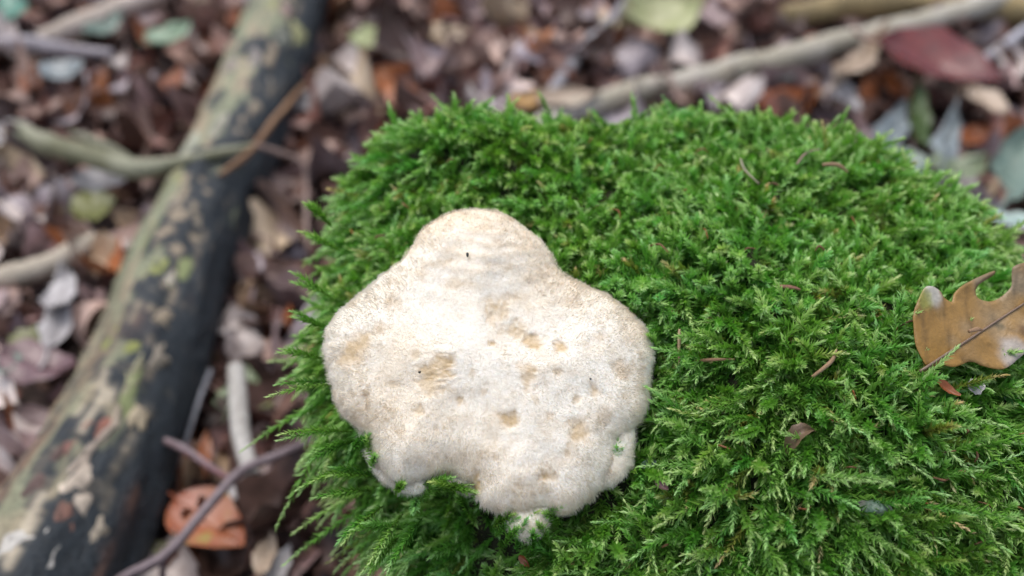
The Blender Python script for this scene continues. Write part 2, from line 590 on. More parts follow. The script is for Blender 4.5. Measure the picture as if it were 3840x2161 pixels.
def fungus_part(name, hname, *a, hc=1000, hl=(0.001, 0.002), hw=0.00016, eb=1.0, **kw):
    X, F_, c_, w_, info = cap_mesh(*a, **kw)
    o = obj(name, mesh(name, X - fo, F_, c_, {'wet': w_}), M_CAP, fungus)
    V, Fh, cc, sn = hairs(X, F_, c_, info, hc, hl[0], hl[1], hw, kw.get('seed', 0) + 300, edge_boost=eb, lean=kw.get('seed', 0) and 0.45 or 0.9)
    h = obj(hname, mesh(hname, V - fo, Fh, cc, shade=False), M_HAIR, o)
    tag(h, kind='stuff')
    return o


tag(fungus_part('cap', 'hair_coat', MAIN, (1228, 940), 0.009, 0.013, under=0.013, hc=85000, hl=(0.0004, 0.00095), hw=0.00005, eb=2.6),
    'broad lobed upper cap with short white bristles and tan wet hollows')
LOW = [([(1580, 1060), (1600, 1085), (1594, 1120), (1588, 1165), (1570, 1200), (1538, 1220), (1505, 1224), (1490, 1180), (1500, 1110), (1530, 1070)], (1540, 1140), 0.000),
       ([(905, 1090), (915, 1118), (924, 1150), (945, 1190), (975, 1222), (1015, 1241), (1050, 1243), (1075, 1225), (1060, 1180), (1000, 1120), (950, 1080)], (985, 1160), -0.002),
       ([(1125, 1215), (1150, 1238), (1190, 1246), (1215, 1240), (1215, 1215), (1180, 1190), (1140, 1195)], (1175, 1218), -0.002),
       ([(1272, 1300), (1282, 1335), (1305, 1354), (1335, 1360), (1362, 1346), (1374, 1322), (1392, 1290), (1385, 1262), (1330, 1250), (1280, 1262)], (1330, 1305), 0.0)]
for k, (ol, cp, lf) in enumerate(LOW):
    o = fungus_part('lower_lobe', 'hair_coat', ol, cp, 0.004, 0.006, na=120, nr=40, lift=lf, under=0.008, spots=False, seed=k + 1,
                    hc=4500, hl=(0.0008, 0.0019), hw=0.00006, eb=1.3)

# ------------------------------------------------------------------ moss
CAPO = catmull(to_plane([(x * K, y * K) for x, y in MAIN]), 200)


def inside(P, poly):
    x, y = P[:, 0], P[:, 1]
    r_ = np.zeros(len(P), bool)
    for a, b2 in zip(poly, np.roll(poly, -1, 0)):
        c_ = ((a[1] > y) != (b2[1] > y)) & (x < (b2[0] - a[0]) * (y - a[1]) / (b2[1] - a[1] + 1e-12) + a[0])
        r_ ^= c_
    return r_


def moss_mesh(P, D, Bd, L, leafl, nleaf, tint, bright, seed, wide=1.0):
    """shoots from points P along D, bending by Bd; spirally set lance leaflets"""
    r = np.random.default_rng(seed)
    M = len(P)
    t = (np.arange(nleaf) + 0.5) / nleaf
    t = np.tile(t, (M, 1)) + r.normal(0, 0.3 / nleaf, (M, nleaf))
    t = np.clip(t, 0.02, 1.0)
    pos = P[:, None] + L[:, None, None] * (D[:, None] * t[..., None] + Bd[:, None] * (t ** 2)[..., None])
    T = nrm(D[:, None] + 2 * Bd[:, None] * t[..., None])
    ref = nrm(r.normal(size=(M, 3)))[:, None]
    a = nrm(np.cross(T, ref))
    b_ = np.cross(T, a)
    ph = np.arange(nleaf) * 2.39996 + r.random((M, 1)) * 6.28 + r.normal(0, 0.15, (M, nleaf))
    R = np.cos(ph)[..., None] * a + np.sin(ph)[..., None] * b_
    tipf = smooth(0.8, 1.0, t)
    al = np.radians(36 + r.normal(0, 9, (M, nleaf))) * (1 - 0.68 * tipf)
    ld = T * np.cos(al)[..., None] + R * np.sin(al)[..., None]
    prof = (0.62 + 0.38 * smooth(0.0, 0.35, t)) * (1 - 0.42 * smooth(0.55, 1.0, t))
    ll = leafl[:, None] * prof * (0.8 + 0.4 * r.random((M, nleaf)))
    wd = nrm(np.cross(ld, R)) * (ll * 0.135 * wide)[..., None]
    up = nrm(np.cross(wd, ld))
    up = up * np.sign((up * T).sum(-1, keepdims=True) + 1e-9)
    base = pos - ld * (ll * 0.05)[..., None]
    m = base + ld * (ll * 0.36)[..., None] + up * (ll * 0.055)[..., None]
    tip = base + ld * ll[..., None] - up * (ll * 0.10)[..., None] * r.random((M, nleaf, 1))
    V = np.stack([base, m - wd, m + wd, tip], 2).reshape(-1, 3)
    i = (np.arange(M * nleaf) * 4)[:, None]
    Fc = np.concatenate([i + [0, 1, 3], i + [0, 3, 2]])
    dark = np.array([0.055, 0.16, 0.018])
    mid = np.array([0.185, 0.42, 0.062])
    lite = np.array([0.46, 0.66, 0.27])
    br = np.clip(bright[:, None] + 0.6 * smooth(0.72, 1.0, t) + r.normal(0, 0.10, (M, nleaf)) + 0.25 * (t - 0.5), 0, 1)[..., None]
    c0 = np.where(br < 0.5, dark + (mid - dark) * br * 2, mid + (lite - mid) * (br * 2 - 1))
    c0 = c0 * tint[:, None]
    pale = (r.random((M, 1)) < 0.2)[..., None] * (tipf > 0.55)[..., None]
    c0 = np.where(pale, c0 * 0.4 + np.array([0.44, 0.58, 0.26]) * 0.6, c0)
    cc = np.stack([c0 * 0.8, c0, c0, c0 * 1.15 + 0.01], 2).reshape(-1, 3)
    # stems
    ns = 4
    ts = np.linspace(0, 0.97, ns)
    sp = P[:, None] + L[:, None, None] * (D[:, None] * ts[None, :, None] + Bd[:, None] * (ts ** 2)[None, :, None])
    Ts = nrm(D[:, None] + 2 * Bd[:, None] * ts[None, :, None])
    a = nrm(np.cross(Ts, ref))
    b_ = np.cross(Ts, a)
    rad_ = 0.00022
    ring = np.stack([sp + rad_ * a, sp + rad_ * (-0.5 * a + 0.866 * b_), sp + rad_ * (-0.5 * a - 0.866 * b_)], 2)
    off_ = len(V)
    idx = off_ + np.arange(M * ns * 3).reshape(M, ns, 3)
    q = []
    for j in range(3):
        A, B, C_, D_ = idx[:, :-1, j], idx[:, :-1, (j + 1) % 3], idx[:, 1:, (j + 1) % 3], idx[:, 1:, j]
        q += [np.stack([A, B, C_], -1).reshape(-1, 3), np.stack([A, C_, D_], -1).reshape(-1, 3)]
    V = np.concatenate([V, ring.reshape(-1, 3)])
    Fc = np.concatenate([Fc] + q)
    cs = np.array([0.10, 0.17, 0.03]) * tint
    cc = np.concatenate([cc, np.repeat(cs, ns * 3, 0)])
    return V, Fc, cc


LOWO = [catmull(to_plane([(x * K, y * K) for x, y in ol]), 60) for ol, _, _ in LOW]


def build_moss(n, seed, layer):
    """layer 0: short dull under-growth, coloured darker still for the shade between shoots; layer 1: the bright shoots on top"""
    r = np.random.default_rng(seed)
    a, b_, c_, d_ = (SV[SF[:, i]] for i in range(4))
    ctr = (a + b_ + c_ + d_) / 4
    ar = 0.5 * np.linalg.norm(np.cross(c_ - a, d_ - b_), axis=1)
    nn = nrm(np.cross(c_ - a, d_ - b_))
    outw = nrm((ctr - np.array([SCX, SCY, 0])) * [1, 1, 0])
    nn = np.where((((nn * outw).sum(1) + nn[:, 2]) < 0)[:, None], -nn, nn)
    ring_i = np.repeat(np.arange(NS - 1), NT)
    sv = s[ring_i]
    side_w = np.clip(1.0 - (sv - 1.0) * np.where(ctr[:, 1] < SCY - 0.04, 20, 9), 0.006, 1)
    wgt = ar * np.where(sv < 1.0, 1.0, side_w)
    wgt *= np.where(ctr[:, 1] > 0.31, 0.72, 1.0)
    wgt *= np.where((sv > 1.12) & (ctr[:, 1] > SCY + 0.05), 0.2, 1.0)       # the far side hardly shows
    pk = r.choice(len(SF), n, p=wgt / wgt.sum())
    u, v = r.random((2, n, 1))
    P = (a[pk] * (1 - u) + b_[pk] * u) * (1 - v) + (d_[pk] * (1 - u) + c_[pk] * u) * v
    N, Ow, S1 = nn[pk], outw[pk], sv[pk]
    q = P - CAP_C                                                            # keep clear of the fungus
    p2 = np.stack([q @ E1, q @ E2], -1)
    dd = seg_dist(p2, CAPO)
    near = (q @ cap_n) > -0.05
    under = inside(p2, CAPO)
    bad = under & (dd > 0.003) & (((q @ cap_n) > -0.016) | (dd > 0.02))
    for lo_ in LOWO[:2]:
        bad |= inside(p2, lo_) & (seg_dist(p2, lo_) > 0.002)
    keep = ~(bad & near)
    P, N, Ow, S1, p2, dd, near, under = (x[keep] for x in (P, N, Ow, S1, p2, dd, near, under))
    n = len(P)
    steep = np.clip(1 - N[:, 2], 0, 1)
    down = nrm(np.array([0, 0, -1.0]) + N * N[:, 2:3] + 1e-6)
    rd = r.normal(size=(n, 3))
    rd = nrm(rd - (rd * N).sum(1, keepdims=True) * N)
    fl = smooth(0.30, 0.20, P[:, 1])                                         # in front: long creeping shoots
    flow = nrm(np.stack([vnoise(P, 45, 31), vnoise(P, 45, 32), 0 * P[:, 0]], -1))
    up = (0.75 - 0.25 * steep - 0.22 * fl) * (1.0 if layer else 0.6)
    D = nrm(N * up[:, None] + rd * (0.55 + 0.25 * fl)[:, None] + flow * 0.5 + down * (0.2 + 0.5 * steep)[:, None] + Ow * (0.35 * smooth(0.85, 1.0, S1))[:, None])
    cc2 = p2 - CAPO.mean(0)                                                  # lean away from the fungus
    aw = nrm(cc2[:, :1] * E1 + cc2[:, 1:] * E2)
    k = (smooth(0.024, 0.002, dd) * near)[:, None]
    dn = (D * aw).sum(1, keepdims=True)
    D = nrm(D + aw * np.clip(0.35 - dn, 0, 1.3) * k)
    L = 0.016 + 0.010 * r.random(n) + (0.008 + 0.014 * r.random(n)) * fl
    L = L * (1 + 0.45 * (r.random(n) < 0.14) * smooth(0.9, 1.0, S1)) * (1 - 0.3 * k[:, 0])
    L = np.where(under, L * 0.55, L)
    if not layer:
        L *= 0.75
    Bd = rd[::-1] * r.normal(0, 0.16, (n, 1)) + np.array([0, 0, -1.0]) * (0.12 + 0.40 * r.random((n, 1)))
    Bd *= (1 + 0.6 * smooth(0.9, 1.05, S1))[:, None]
    P = P - N * 0.002 - D * 0.002
    leafl = (0.0042 + 0.0003 * (1 - fl)) * (0.8 + 0.4 * r.random(n)) * (1.0 if layer else 1.15)
    patch = fbm(P, 30, 3, 44)
    bright = (0.50 if layer else 0.12) + 0.18 * patch + r.normal(0, 0.12, n)  # under-growth darkened in its colour to deepen the shade of the gaps
    tint = np.ones((n, 3)) + 0.10 * r.normal(size=(n, 1)) * np.array([1.3, 0.2, 0.6])
    tint *= 1 + 0.14 * patch[:, None] * np.array([-0.8, 0.3, 1.2])
    old = (r.random(n) < (0.015 if layer else 0.15)) | ((fbm(P, 42, 2, 81) > 0.55) & (r.random(n) < 0.5))
    tint = np.where(old[:, None], tint * np.array([1.5, 0.85, 1.1]), tint)
    return P, D, Bd, L, leafl, np.clip(tint, 0.4, 2.4), np.clip(bright, 0.03, 0.9)


parts_ = []
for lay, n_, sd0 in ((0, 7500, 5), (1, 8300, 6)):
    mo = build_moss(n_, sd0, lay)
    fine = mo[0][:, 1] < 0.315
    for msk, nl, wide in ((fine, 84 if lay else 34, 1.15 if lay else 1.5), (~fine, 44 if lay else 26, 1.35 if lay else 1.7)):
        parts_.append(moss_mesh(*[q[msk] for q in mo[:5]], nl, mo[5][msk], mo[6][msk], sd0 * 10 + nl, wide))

# shoots that lap over the fungus or hang free, seen one by one in the photograph: pixel of root, pixel of tip, lift over the cap
hand = [((1030, 1250), (1185, 1222), .0), ((1040, 1225), (1140, 1204), .003), ((1180, 1232), (1085, 1215), .004), ((1055, 1240), (1040, 1290), -.002),
        ((1100, 1228), (1195, 1240), .002), ((1050, 1265), (1110, 1210), .001), ((1575, 1190), (1552, 1112), .001), ((1590, 1165), (1560, 1118), -.002),
        ((1570, 1180), (1548, 1130), .002), ((1390, 1310), (1418, 1262), .002), ((1330, 1315), (1415, 1275), .002), ((1290, 1335), (1350, 1290), .001),
        ((1420, 1320), (1370, 1292), .002), ((1240, 1325), (1290, 1296), .001), ((880, 1125), (935, 1095), .001), ((900, 1140), (930, 1098), .002),
        ((940, 1165), (925, 1105), .002), ((935, 1180), (944, 1150), .003), ((965, 1215), (985, 1178), .001), ((990, 1240), (1015, 1220), .003),
        ((1300, 1385), (1322, 1312), .002), ((1245, 1350), (1302, 1305), .001), ((1385, 1372), (1352, 1318), .002), ((1345, 1390), (1340, 1338), .002), ((1270, 1370), (1300, 1330), .002), ((1660, 870), (1628, 850), .002), ((1200, 1275), (1203, 1240), -.001), ((1180, 1290), (1150, 1250), -.003),
        # hanging over the dark gap at the side of the stump
        ((900, 1170), (775, 1225), -.012), ((880, 1080), (715, 1110), -.014), ((860, 960), (692, 985), -.012), ((830, 905), (700, 885), -.014),
        ((930, 1230), (810, 1265), -.012), ((960, 1270), (860, 1360), -.013), ((1010, 1290), (930, 1420), -.012), ((1060, 1300), (985, 1440), -.010),
        ((850, 840), (735, 800), -.016), ((900, 1100), (770, 1150), -.012), ((950, 1200), (850, 1190), -.010), ((830, 740), (745, 700), -.016),
        ((830, 560), (770, 520), -.02), ((850, 620), (770, 600), -.02), ((1010, 1330), (900, 1330), -.012), ((1000, 1350), (915, 1440), -.014)]
hp, hd, hb, hl_, = [], [], [], []
for k, (p, q, lf) in enumerate(hand):
    reps = 1 if k < 28 else 2
    for _ in range(reps):
        A = CAP_C + np.array([random.gauss(0, .001) for _ in range(3)])
        pp, qq = to_plane([(p[0] * K, p[1] * K), (q[0] * K, q[1] * K)], lf)
        off2 = np.array([random.gauss(0, .0015), random.gauss(0, .0015)]) * (reps > 1)
        a3 = CAP_C + cap_n * (lf - 0.006) + pp[0] * E1 + pp[1] * E2
        b3 = CAP_C + cap_n * (lf + 0.003) + (qq[0] + off2[0]) * E1 + (qq[1] + off2[1]) * E2
        ln = np.linalg.norm(b3 - a3) * (1.06 if reps > 1 else 1)
        sag = np.array([0, 0, -1]) * 0.28 + RIGHT * random.gauss(0, .06)
        hp.append(a3); hl_.append(ln)
        hd.append((b3 - a3) / ln - sag); hb.append(sag)
nh = len(hp)
rh = np.random.default_rng(77)
parts_.append(moss_mesh(np.array(hp), np.array(hd), np.array(hb), np.array(hl_), np.full(nh, 0.0038), 74,
                        np.ones((nh, 3)) + 0.12 * rh.normal(size=(nh, 1)) * np.array([1.4, .4, .5]), 0.45 + 0.12 * rh.normal(size=nh), 3))
Vs, Fs, Cs, o0 = [], [], [], 0
for V, Fc, cc in parts_:
    Vs.append(V); Fs.append(Fc + o0); Cs.append(cc); o0 += len(V)
mossob = obj('moss', mesh('moss', np.concatenate(Vs) - off, np.concatenate(Fs), np.concatenate(Cs), shade=False), M_MOSS, stump)
tag(mossob, 'bright green feathery moss shoots covering the stump', kind='stuff')

# ------------------------------------------------------------------ fallen log
log_px = [(1230, -420, .038), (1160, -200, .038), (1095, 0, .039), (1010, 230, .039), (900, 520, .039), (770, 800, .038), (665, 1020, .037), (590, 1250, .038),
          (505, 1480, .040), (400, 1720, .043), (270, 1960, .046), (110, 2250, .048), (-80, 2600, .05)]
lc = np.array([at_z(u, v, r_ * 0.95) for u, v, r_ in log_px])
lr = np.array([q[2] for q in log_px])


def spline(P, n):
    P = np.asarray(P, float)
    m = len(P)
    t = np.linspace(0, m - 1, n)
    i = np.minimum(t.astype(int), m - 2)
    f = (t - i).reshape(-1, *([1] * (P.ndim - 1)))
    g = lambda k: P[np.clip(k, 0, m - 1)]
    p0, p1, p2, p3 = g(i - 1), g(i), g(i + 1), g(i + 2)
    return 0.5 * (2 * p1 + (p2 - p0) * f + (2 * p0 - 5 * p1 + 4 * p2 - p3) * f ** 2 + (3 * p1 - p0 - 3 * p2 + p3) * f ** 3)


def tube(C, R, ns, ref=np.array([0, 0, 1.0]), disp=None):
    """closed tube along C; returns verts, faces (quads, ends capped by a shrunken ring), angle, length"""
    n = len(C)
    T = nrm(np.gradient(C, axis=0))
    A = nrm(np.cross(T, ref))
    B = np.cross(A, T)
    ang = np.linspace(0, 2 * np.pi, ns, endpoint=False)
    R = np.array(R, float)[:, None] * np.ones((1, ns))
    ln = np.concatenate([[0], np.cumsum(np.linalg.norm(np.diff(C, axis=0), axis=1))])
    if disp is not None:
        R = R + disp(ln[:, None] + 0 * R, ang[None] + 0 * R, R)
    V = C[:, None] + R[..., None] * (np.cos(ang)[None, :, None] * A[:, None] + np.sin(ang)[None, :, None] * B[:, None])
    e0 = np.repeat(C[:1] , ns, 0)[None]
    e1 = np.repeat(C[-1:], ns, 0)[None]
    V = np.concatenate([e0, V, e1])
    AN = np.tile(ang, (n + 2, 1))
    LN = np.tile(np.concatenate([[0], ln, [ln[-1]]])[:, None], (1, ns))
    return V.reshape(-1, 3), grid_faces(n + 2, ns, True), AN.ravel(), LN.ravel()


NL, NA = 340, 64
LC, LR = spline(lc, NL), spline(lr, NL)


def log_disp(l, a, R):
    Q = np.stack([np.cos(a) * 0.5, np.sin(a) * 0.5, l * 2.2], -1)
    Q2 = np.stack([np.cos(a) * 0.5, np.sin(a) * 0.5, l * 0.9 * 5], -1)
    bark = smooth(-0.05, 0.12, fbm(Q2 * [1, 1, 1], 5, 4, 301))
    return R * (0.10 * fbm(Q, 3, 3, 11) + 0.05 * fbm(Q * [1, 1, 1.0], 14, 3, 12)) + 0.0022 * bark


V, Fq, AN, LN = tube(LC, LR, NA, disp=log_disp)
Q = np.stack([np.cos(AN) * 0.5, np.sin(AN) * 0.5, LN * 4.5], -1)
n1, n2, n3 = fbm(Q, 5, 4, 301), fbm(Q * [1, 1, .45], 9, 4, 302), fbm(Q, 16, 3, 303)
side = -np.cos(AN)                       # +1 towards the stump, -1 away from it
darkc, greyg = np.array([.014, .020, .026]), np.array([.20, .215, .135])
tanc, yel, crm, brn = np.array([.31, .245, .165]), np.array([.36, .37, .10]), np.array([.37, .32, .24]), np.array([.16, .085, .06])
c = np.tile(greyg, (len(V), 1)) * (1 + 0.35 * n3)[:, None]
mixin = lambda c, k, m: c + (k - c) * np.clip(m, 0, 1)[:, None]
c = mixin(c, tanc, smooth(-0.05, 0.3, n2) * 0.8)
c = mixin(c, darkc, smooth(-0.10, 0.06, n1 + 0.55 * side + 0.02))  # blue-black bark; the stump side's shade is partly put into this colour
c = mixin(c, tanc * (1 + .3 * n3[:, None]), smooth(0.22, 0.34, n3 + 0.4 * n2) * smooth(0.9, 0.35, side) * 0.85)
low_end = smooth(0.68, 0.85, LN / LN.max())
c = mixin(c, brn, low_end * smooth(0.0, 0.4, -n2 - .3 * side) * 0.8)
c = mixin(c, darkc, low_end * smooth(0.05, 0.35, n3 - .2 * side) * 0.8)
c = mixin(c, crm, low_end * smooth(0.32, 0.5, n2 + 0.3 * n3) * smooth(.8, .2, np.abs(side)))
flog = obj('fallen_log', None)
lo = LC[NL // 2] * [1, 1, 0]
flog.location = lo
tag(flog, 'fallen log with mottled blue-black bark and yellow-green lichen patches', 'log')
obj('trunk', mesh('trunk', V - lo, Fq, c), M_BARK, flog)


def on_log(u, v):
    """nearest hit of the view ray with the log's tube"""
    d = nrm(ray(u, v))
    best = None
    for tt in np.linspace(0.45, 1.4, 1200):
        p = CAM + d * tt
        k = np.argmin(((LC - p) ** 2).sum(1))
        if np.linalg.norm(LC[k] - p) < LR[k]:
            return p, nrm(p - LC[k]), nrm(LC[min(k + 1, NL - 1)] - LC[max(k - 1, 0)])
    return None


def patch_mesh(name, P, N, T, lx, ly, thick, colr, seed, jag=0.35):
    """an irregular crust lying on the log, rounded over its surface"""
    Bn = nrm(np.cross(N, T))
    na, nr = 22, 5
    a = np.linspace(0, 2 * np.pi, na, endpoint=False)
    e = 1 + jag * fbm(np.stack([np.cos(a), np.sin(a), a * 0 + seed], -1), 1.7, 3, seed) * 1.6
    t = np.array([0.0, .35, .65, .88, 1.0])
    X = (t[:, None] * e[None] * np.cos(a)[None] * lx)
    Y = (t[:, None] * e[None] * np.sin(a)[None] * ly)
    k = np.argmin(((LC - P) ** 2).sum(1))
    R_ = LR[k]
    h = thick * (1 - t[:, None] ** 3) * (1 + .5 * vnoise(np.stack([X, Y, X * 0], -1), 220, seed)) - 0.0015 * t[:, None] ** 6
    ph = Y / R_
    V = P - N * R_ + T * X[..., None] + (R_ + h)[..., None] * (np.cos(ph)[..., None] * N + np.sin(ph)[..., None] * Bn)
    V = V.reshape(-1, 3)
    cc = np.array(colr) * (0.85 + 0.55 * fbm(V, 160, 3, seed)[:, None])
    return mesh(name, V - lo, grid_faces(nr, na, True)[:, ::-1], cc)


YG = [(.27, .29, .10), (.31, .29, .09), (.22, .25, .12), (.30, .30, .16)]
lichens = [(600, 1010, .020, .014, 0), (575, 1060, .014, .010, 1), (690, 1000, .016, .006, 2), (510, 1255, .016, .012, 1), (460, 1300, .018, .012, 0), (440, 1330, .014, .008, 2),
           (1010, 20, .018, .010, 3), (1125, 130, .014, .009, 3), (450, 1520, .022, .008, 2), (590, 870, .015, .006, 2), (660, 640, .022, .012, 3), (500, 1160, .012, .008, 3)]
for k, (u, v, lx, ly, ci) in enumerate(lichens):
    h = on_log(u, v)
    if h is not None:
        obj('lichen_patch', patch_mesh('lichen_patch', h[0], h[1], h[2], lx * 1.25, ly * 1.35, .0018, YG[ci], 50 + k, .7), M_LICHEN, flog)
flakes = [(280, 1850, .016, .012, (0.496, 0.416, 0.336)), (140, 2060, .020, .016, (0.528, 0.504, 0.464)), (520, 1560, .012, .007, (0.368, 0.304, 0.208)), (330, 1700, .022, .006, (0.360, 0.296, 0.240)),
          (600, 1200, .012, .008, (0.336, 0.272, 0.192)), (350, 1600, .016, .010, (0.272, 0.112, 0.080)), (720, 330, .016, .010, (0.320, 0.272, 0.216)), (960, 200, .018, .008, (0.304, 0.264, 0.240)),
          (860, 250, .014, .008, (0.288, 0.240, 0.208)), (1070, 40, .012, .007, (0.320, 0.224, 0.192)), (660, 780, .018, .006, (0.320, 0.272, 0.216)), (740, 830, .014, .005, (0.272, 0.232, 0.176)),
          (640, 1060, .010, .006, (0.440, 0.400, 0.320)), (590, 1340, .012, .006, (0.336, 0.288, 0.224)), (380, 1990, .014, .006, (0.320, 0.272, 0.208)), (250, 1650, .020, .008, (0.176, 0.080, 0.064)),
          (430, 1590, .018, .005, (0.360, 0.296, 0.232)), (230, 1960, .014, .008, (0.192, 0.096, 0.072)), (1000, 330, .022, .006, (0.272, 0.240, 0.200)), (820, 480, .016, .007, (0.352, 0.336, 0.264)),
          (1060, 120, .020, .007, (0.160, 0.168, 0.136)), (700, 560, .024, .010, (0.336, 0.344, 0.264)), (480, 1440, .02, .005, (0.304, 0.288, 0.176)), (170, 1780, .022, .007, (0.096, 0.056, 0.048))]
for k, (u, v, lx, ly, cl) in enumerate(flakes):
    h = on_log(u, v)
    if h is not None:
        obj('bark_flake', patch_mesh('bark_flake', h[0], h[1], h[2], lx, ly, .003, cl, 90 + k, 0.85), M_BARK, flog)


# ------------------------------------------------------------------ sticks and twigs
def stick_mesh(name, P, R, colr, second, seed, ns=10, n=60, origin=np.zeros(3), knots=0.12):
    P = np.asarray(P, float)
    C = spline(P, n)
    C = C + (0.25 if ns > 6 else 0.1) * np.mean(R) * np.stack([vnoise(C, 30, seed + q) for q in range(3)], -1)
    R = spline(np.asarray(R, float), n) * (1 + knots * vnoise(C, 55, seed + 9) + 0.06 * vnoise(C, 160, seed + 10))
    V, Fq, AN, LN = tube(C, R, ns)
    m = smooth(-.25, .35, fbm(np.stack([np.cos(AN) * .3, np.sin(AN) * .3, LN * 6], -1), 4, 3, seed))
    cc = np.array(colr) + (np.array(second) - np.array(colr)) * m[:, None]
    return mesh(name, V - origin, Fq, cc)


AVOID = []


def pxs(pts):
    for (a, b, z_), (c_, d_, _z) in zip(pts[:-1], pts[1:]):
        AVOID.extend((a + (c_ - a) * t, b + (d_ - b) * t, 55) for t in np.linspace(0, 1, 6))
    return np.array([at_z(*p) for p in pts])


PALE, PALE2 = (.42, .37, .29), (.30, .25, .18)
GREY, GREY2 = (.26, .25, .27), (.17, .155, .16)
PURP, PURP2 = (.115, .085, .095), (.20, .16, .17)


def stick(name, pts, R, c1, c2, label, seed, cat='stick', **kw):
    P = pxs(pts)
    o_ = P[len(P) // 2] * [1, 1, 0]
    o = obj(name, stick_mesh(name, P, R, c1, c2, seed, origin=o_, **kw), M_TWIG)
    o.location = o_
    return tag(o, label, cat)


stick('dead_branch', [(1900, 520, 0.032), (2260, 385, 0.032), (2560, 315, 0.034), (2850, 240, 0.036), (3200, 150, 0.038), (3480, 80, 0.038), (3800, -10, 0.038), (4300, -110, 0.036)],
      [.0105, .0115, .0125, .013, .0125, .0125, .0125, .013], (.34, .31, .24), (.44, .41, .36), 'long pale bare branch lying across the litter beyond the stump', 1, 'branch', ns=16, n=120)
stick('dead_branch', [(2950, 60, 0.030), (3150, 25, 0.030), (3500, 10, 0.030), (3840, 40, 0.028), (4100, 60, 0.028)], [.013, .016, .017, .017, .016], (.21, .16, .08), (.33, .25, .12),
      'thick ochre-brown branch lying beyond the long pale branch', 2, 'branch', ns=14)
stick('grey_stick', [(2040, 400, 0.026), (2100, 300, 0.028), (2200, 175, 0.030), (2300, 70, 0.030), (2420, -60, 0.032)], [.006, .0065, .007, .007, .007], (.24, .23, .25), (.34, .33, .35),
      'straight grey stick pointing from the stump back towards the yellow-green leaf', 3)
stick('grey_stick', [(3690, 225, 0.032), (3780, 160, 0.037), (3900, 80, 0.042)], [.004, .005, .005], (.33, .32, .35), (.45, .44, .48), 'short silvery stick beside the big dark red leaf', 4)
stick('grey_stick', [(-80, 155, 0.028), (120, 165, 0.030), (260, 190, 0.028), (420, 205, 0.026)], [.008, .008, .007, .005], (.24, .22, .24), (.36, .33, .35),
      'grey stick lying in the litter near the teal green leaf', 5)
stick('pale_stick', [(150, 150, 0.030), (320, 95, 0.032), (480, 20, 0.034), (640, -40, 0.034)], [.009, .012, .012, .012], (.36, .30, .25), (.50, .42, .37), 'broad pale pinkish stick beside the grey-green leaves', 6)
stick('pale_stick', [(-120, 1075, 0.028), (60, 1035, 0.032), (220, 975, 0.034), (370, 915, 0.036)], [.010, .0095, .0095, .008], (.38, .33, .26), (.52, .46, .38), 'blunt cream stick poking towards the log from the litter', 7)
stick('pale_stick', [(885, 1380, 0.060), (893, 1480, 0.058), (905, 1640, 0.054), (945, 1780, 0.050)], [.0055, .006, .006, .005], (.44, .42, .39), (.33, .31, .28), 'upright pale grey stick between the log and the stump', 8)
stick('thin_twig', [(790, 1390, 0.032), (745, 1500, 0.032), (700, 1640, 0.032), (640, 1800, 0.030)], [.0018] * 4, (.22, .22, .24), (.3, .3, .32), 'thin grey stem running along the foot of the log', 9, 'twig')

tw = obj('forked_twig', None)
P = pxs([(380, 2230, .055), (470, 2161, .06), (630, 2070, .065), (790, 1890, .07), (900, 1770, .07), (1020, 1715, .065), (1150, 1655, .06), (1260, 1600, .05)])
to_ = P[3] * [1, 1, 0]
tw.location = to_
tag(tw, 'purplish-grey forked twig leaning across the gap beside the orange leaf', 'twig')
obj('stem', stick_mesh('stem', P, [.0026, .0028, .0031, .003, .003, .0027, .0023, .0016], PURP, PURP2, 21, origin=to_, n=90), M_TWIG, tw)
P = pxs([(870, 1800, .07), (800, 1760, .066), (700, 1690, .06), (620, 1655, .055), (545, 1640, .05)])
obj('side_twig', stick_mesh('side_twig', P, [.0016, .0021, .0024, .0023, .002], (.16, .075, .08), PURP2, 22, origin=to_), M_TWIG, tw)
P = pxs([(628, 2075, .064), (612, 2120, .05), (605, 2200, .03)])
obj('side_twig', stick_mesh('side_twig', P, [.0022, .0022, .002], PURP, PURP2, 23, origin=to_), M_TWIG, tw)

br = obj('broken_branch', None)
P = pxs([(40, 475, .05), (90, 505, .052), (230, 555, .058), (400, 605, .066), (530, 630, .07), (700, 600, .075), (850, 575, .078), (960, 545, .078)])
bo = P[3] * [1, 1, 0]
br.location = bo
tag(br, 'mossy olive-grey branch lying over the log, thick at its broken end', 'branch')
obj('stem', stick_mesh('stem', P, [.005, .0085, .0095, .0095, .009, .005, .0045, .003], (.13, .13, .075), (.24, .24, .17), 31, origin=bo, n=90, ns=14), M_TWIG, br)
P = pxs([(270, 500, .05), (380, 540, .06), (470, 600, .066), (520, 630, .068)])
obj('side_twig', stick_mesh('side_twig', P, [.003, .0045, .005, .005], (.12, .12, .08), (.2, .2, .14), 32, origin=bo), M_TWIG, br)
rt = obj('brown_twig', None)
P = pxs([(820, 655, .074), (930, 575, .08), (1010, 475, .07), (1090, 375, .05), (1170, 290, .035), (1240, 230, .03)])
ro = P[2] * [1, 1, 0]
rt.location = ro
tag(rt, 'rust-brown bent twig resting on the far side of the log', 'twig')
obj('stem', stick_mesh('stem', P, [.0022, .0027, .0028, .0026, .0024, .002], (.17, .09, .045), (.27, .16, .09), 33, origin=ro), M_TWIG, rt)
P = pxs([(960, 545, .08), (1040, 570, .07), (1130, 612, .055), (1150, 700, .04), (1150, 850, .03), (1160, 960, .02)])
obj('side_twig', stick_mesh('side_twig', P, [.002, .0024, .0024, .0021, .002, .0018], (.21, .14, .12), (.29, .21, .18), 34, origin=ro), M_TWIG, rt)


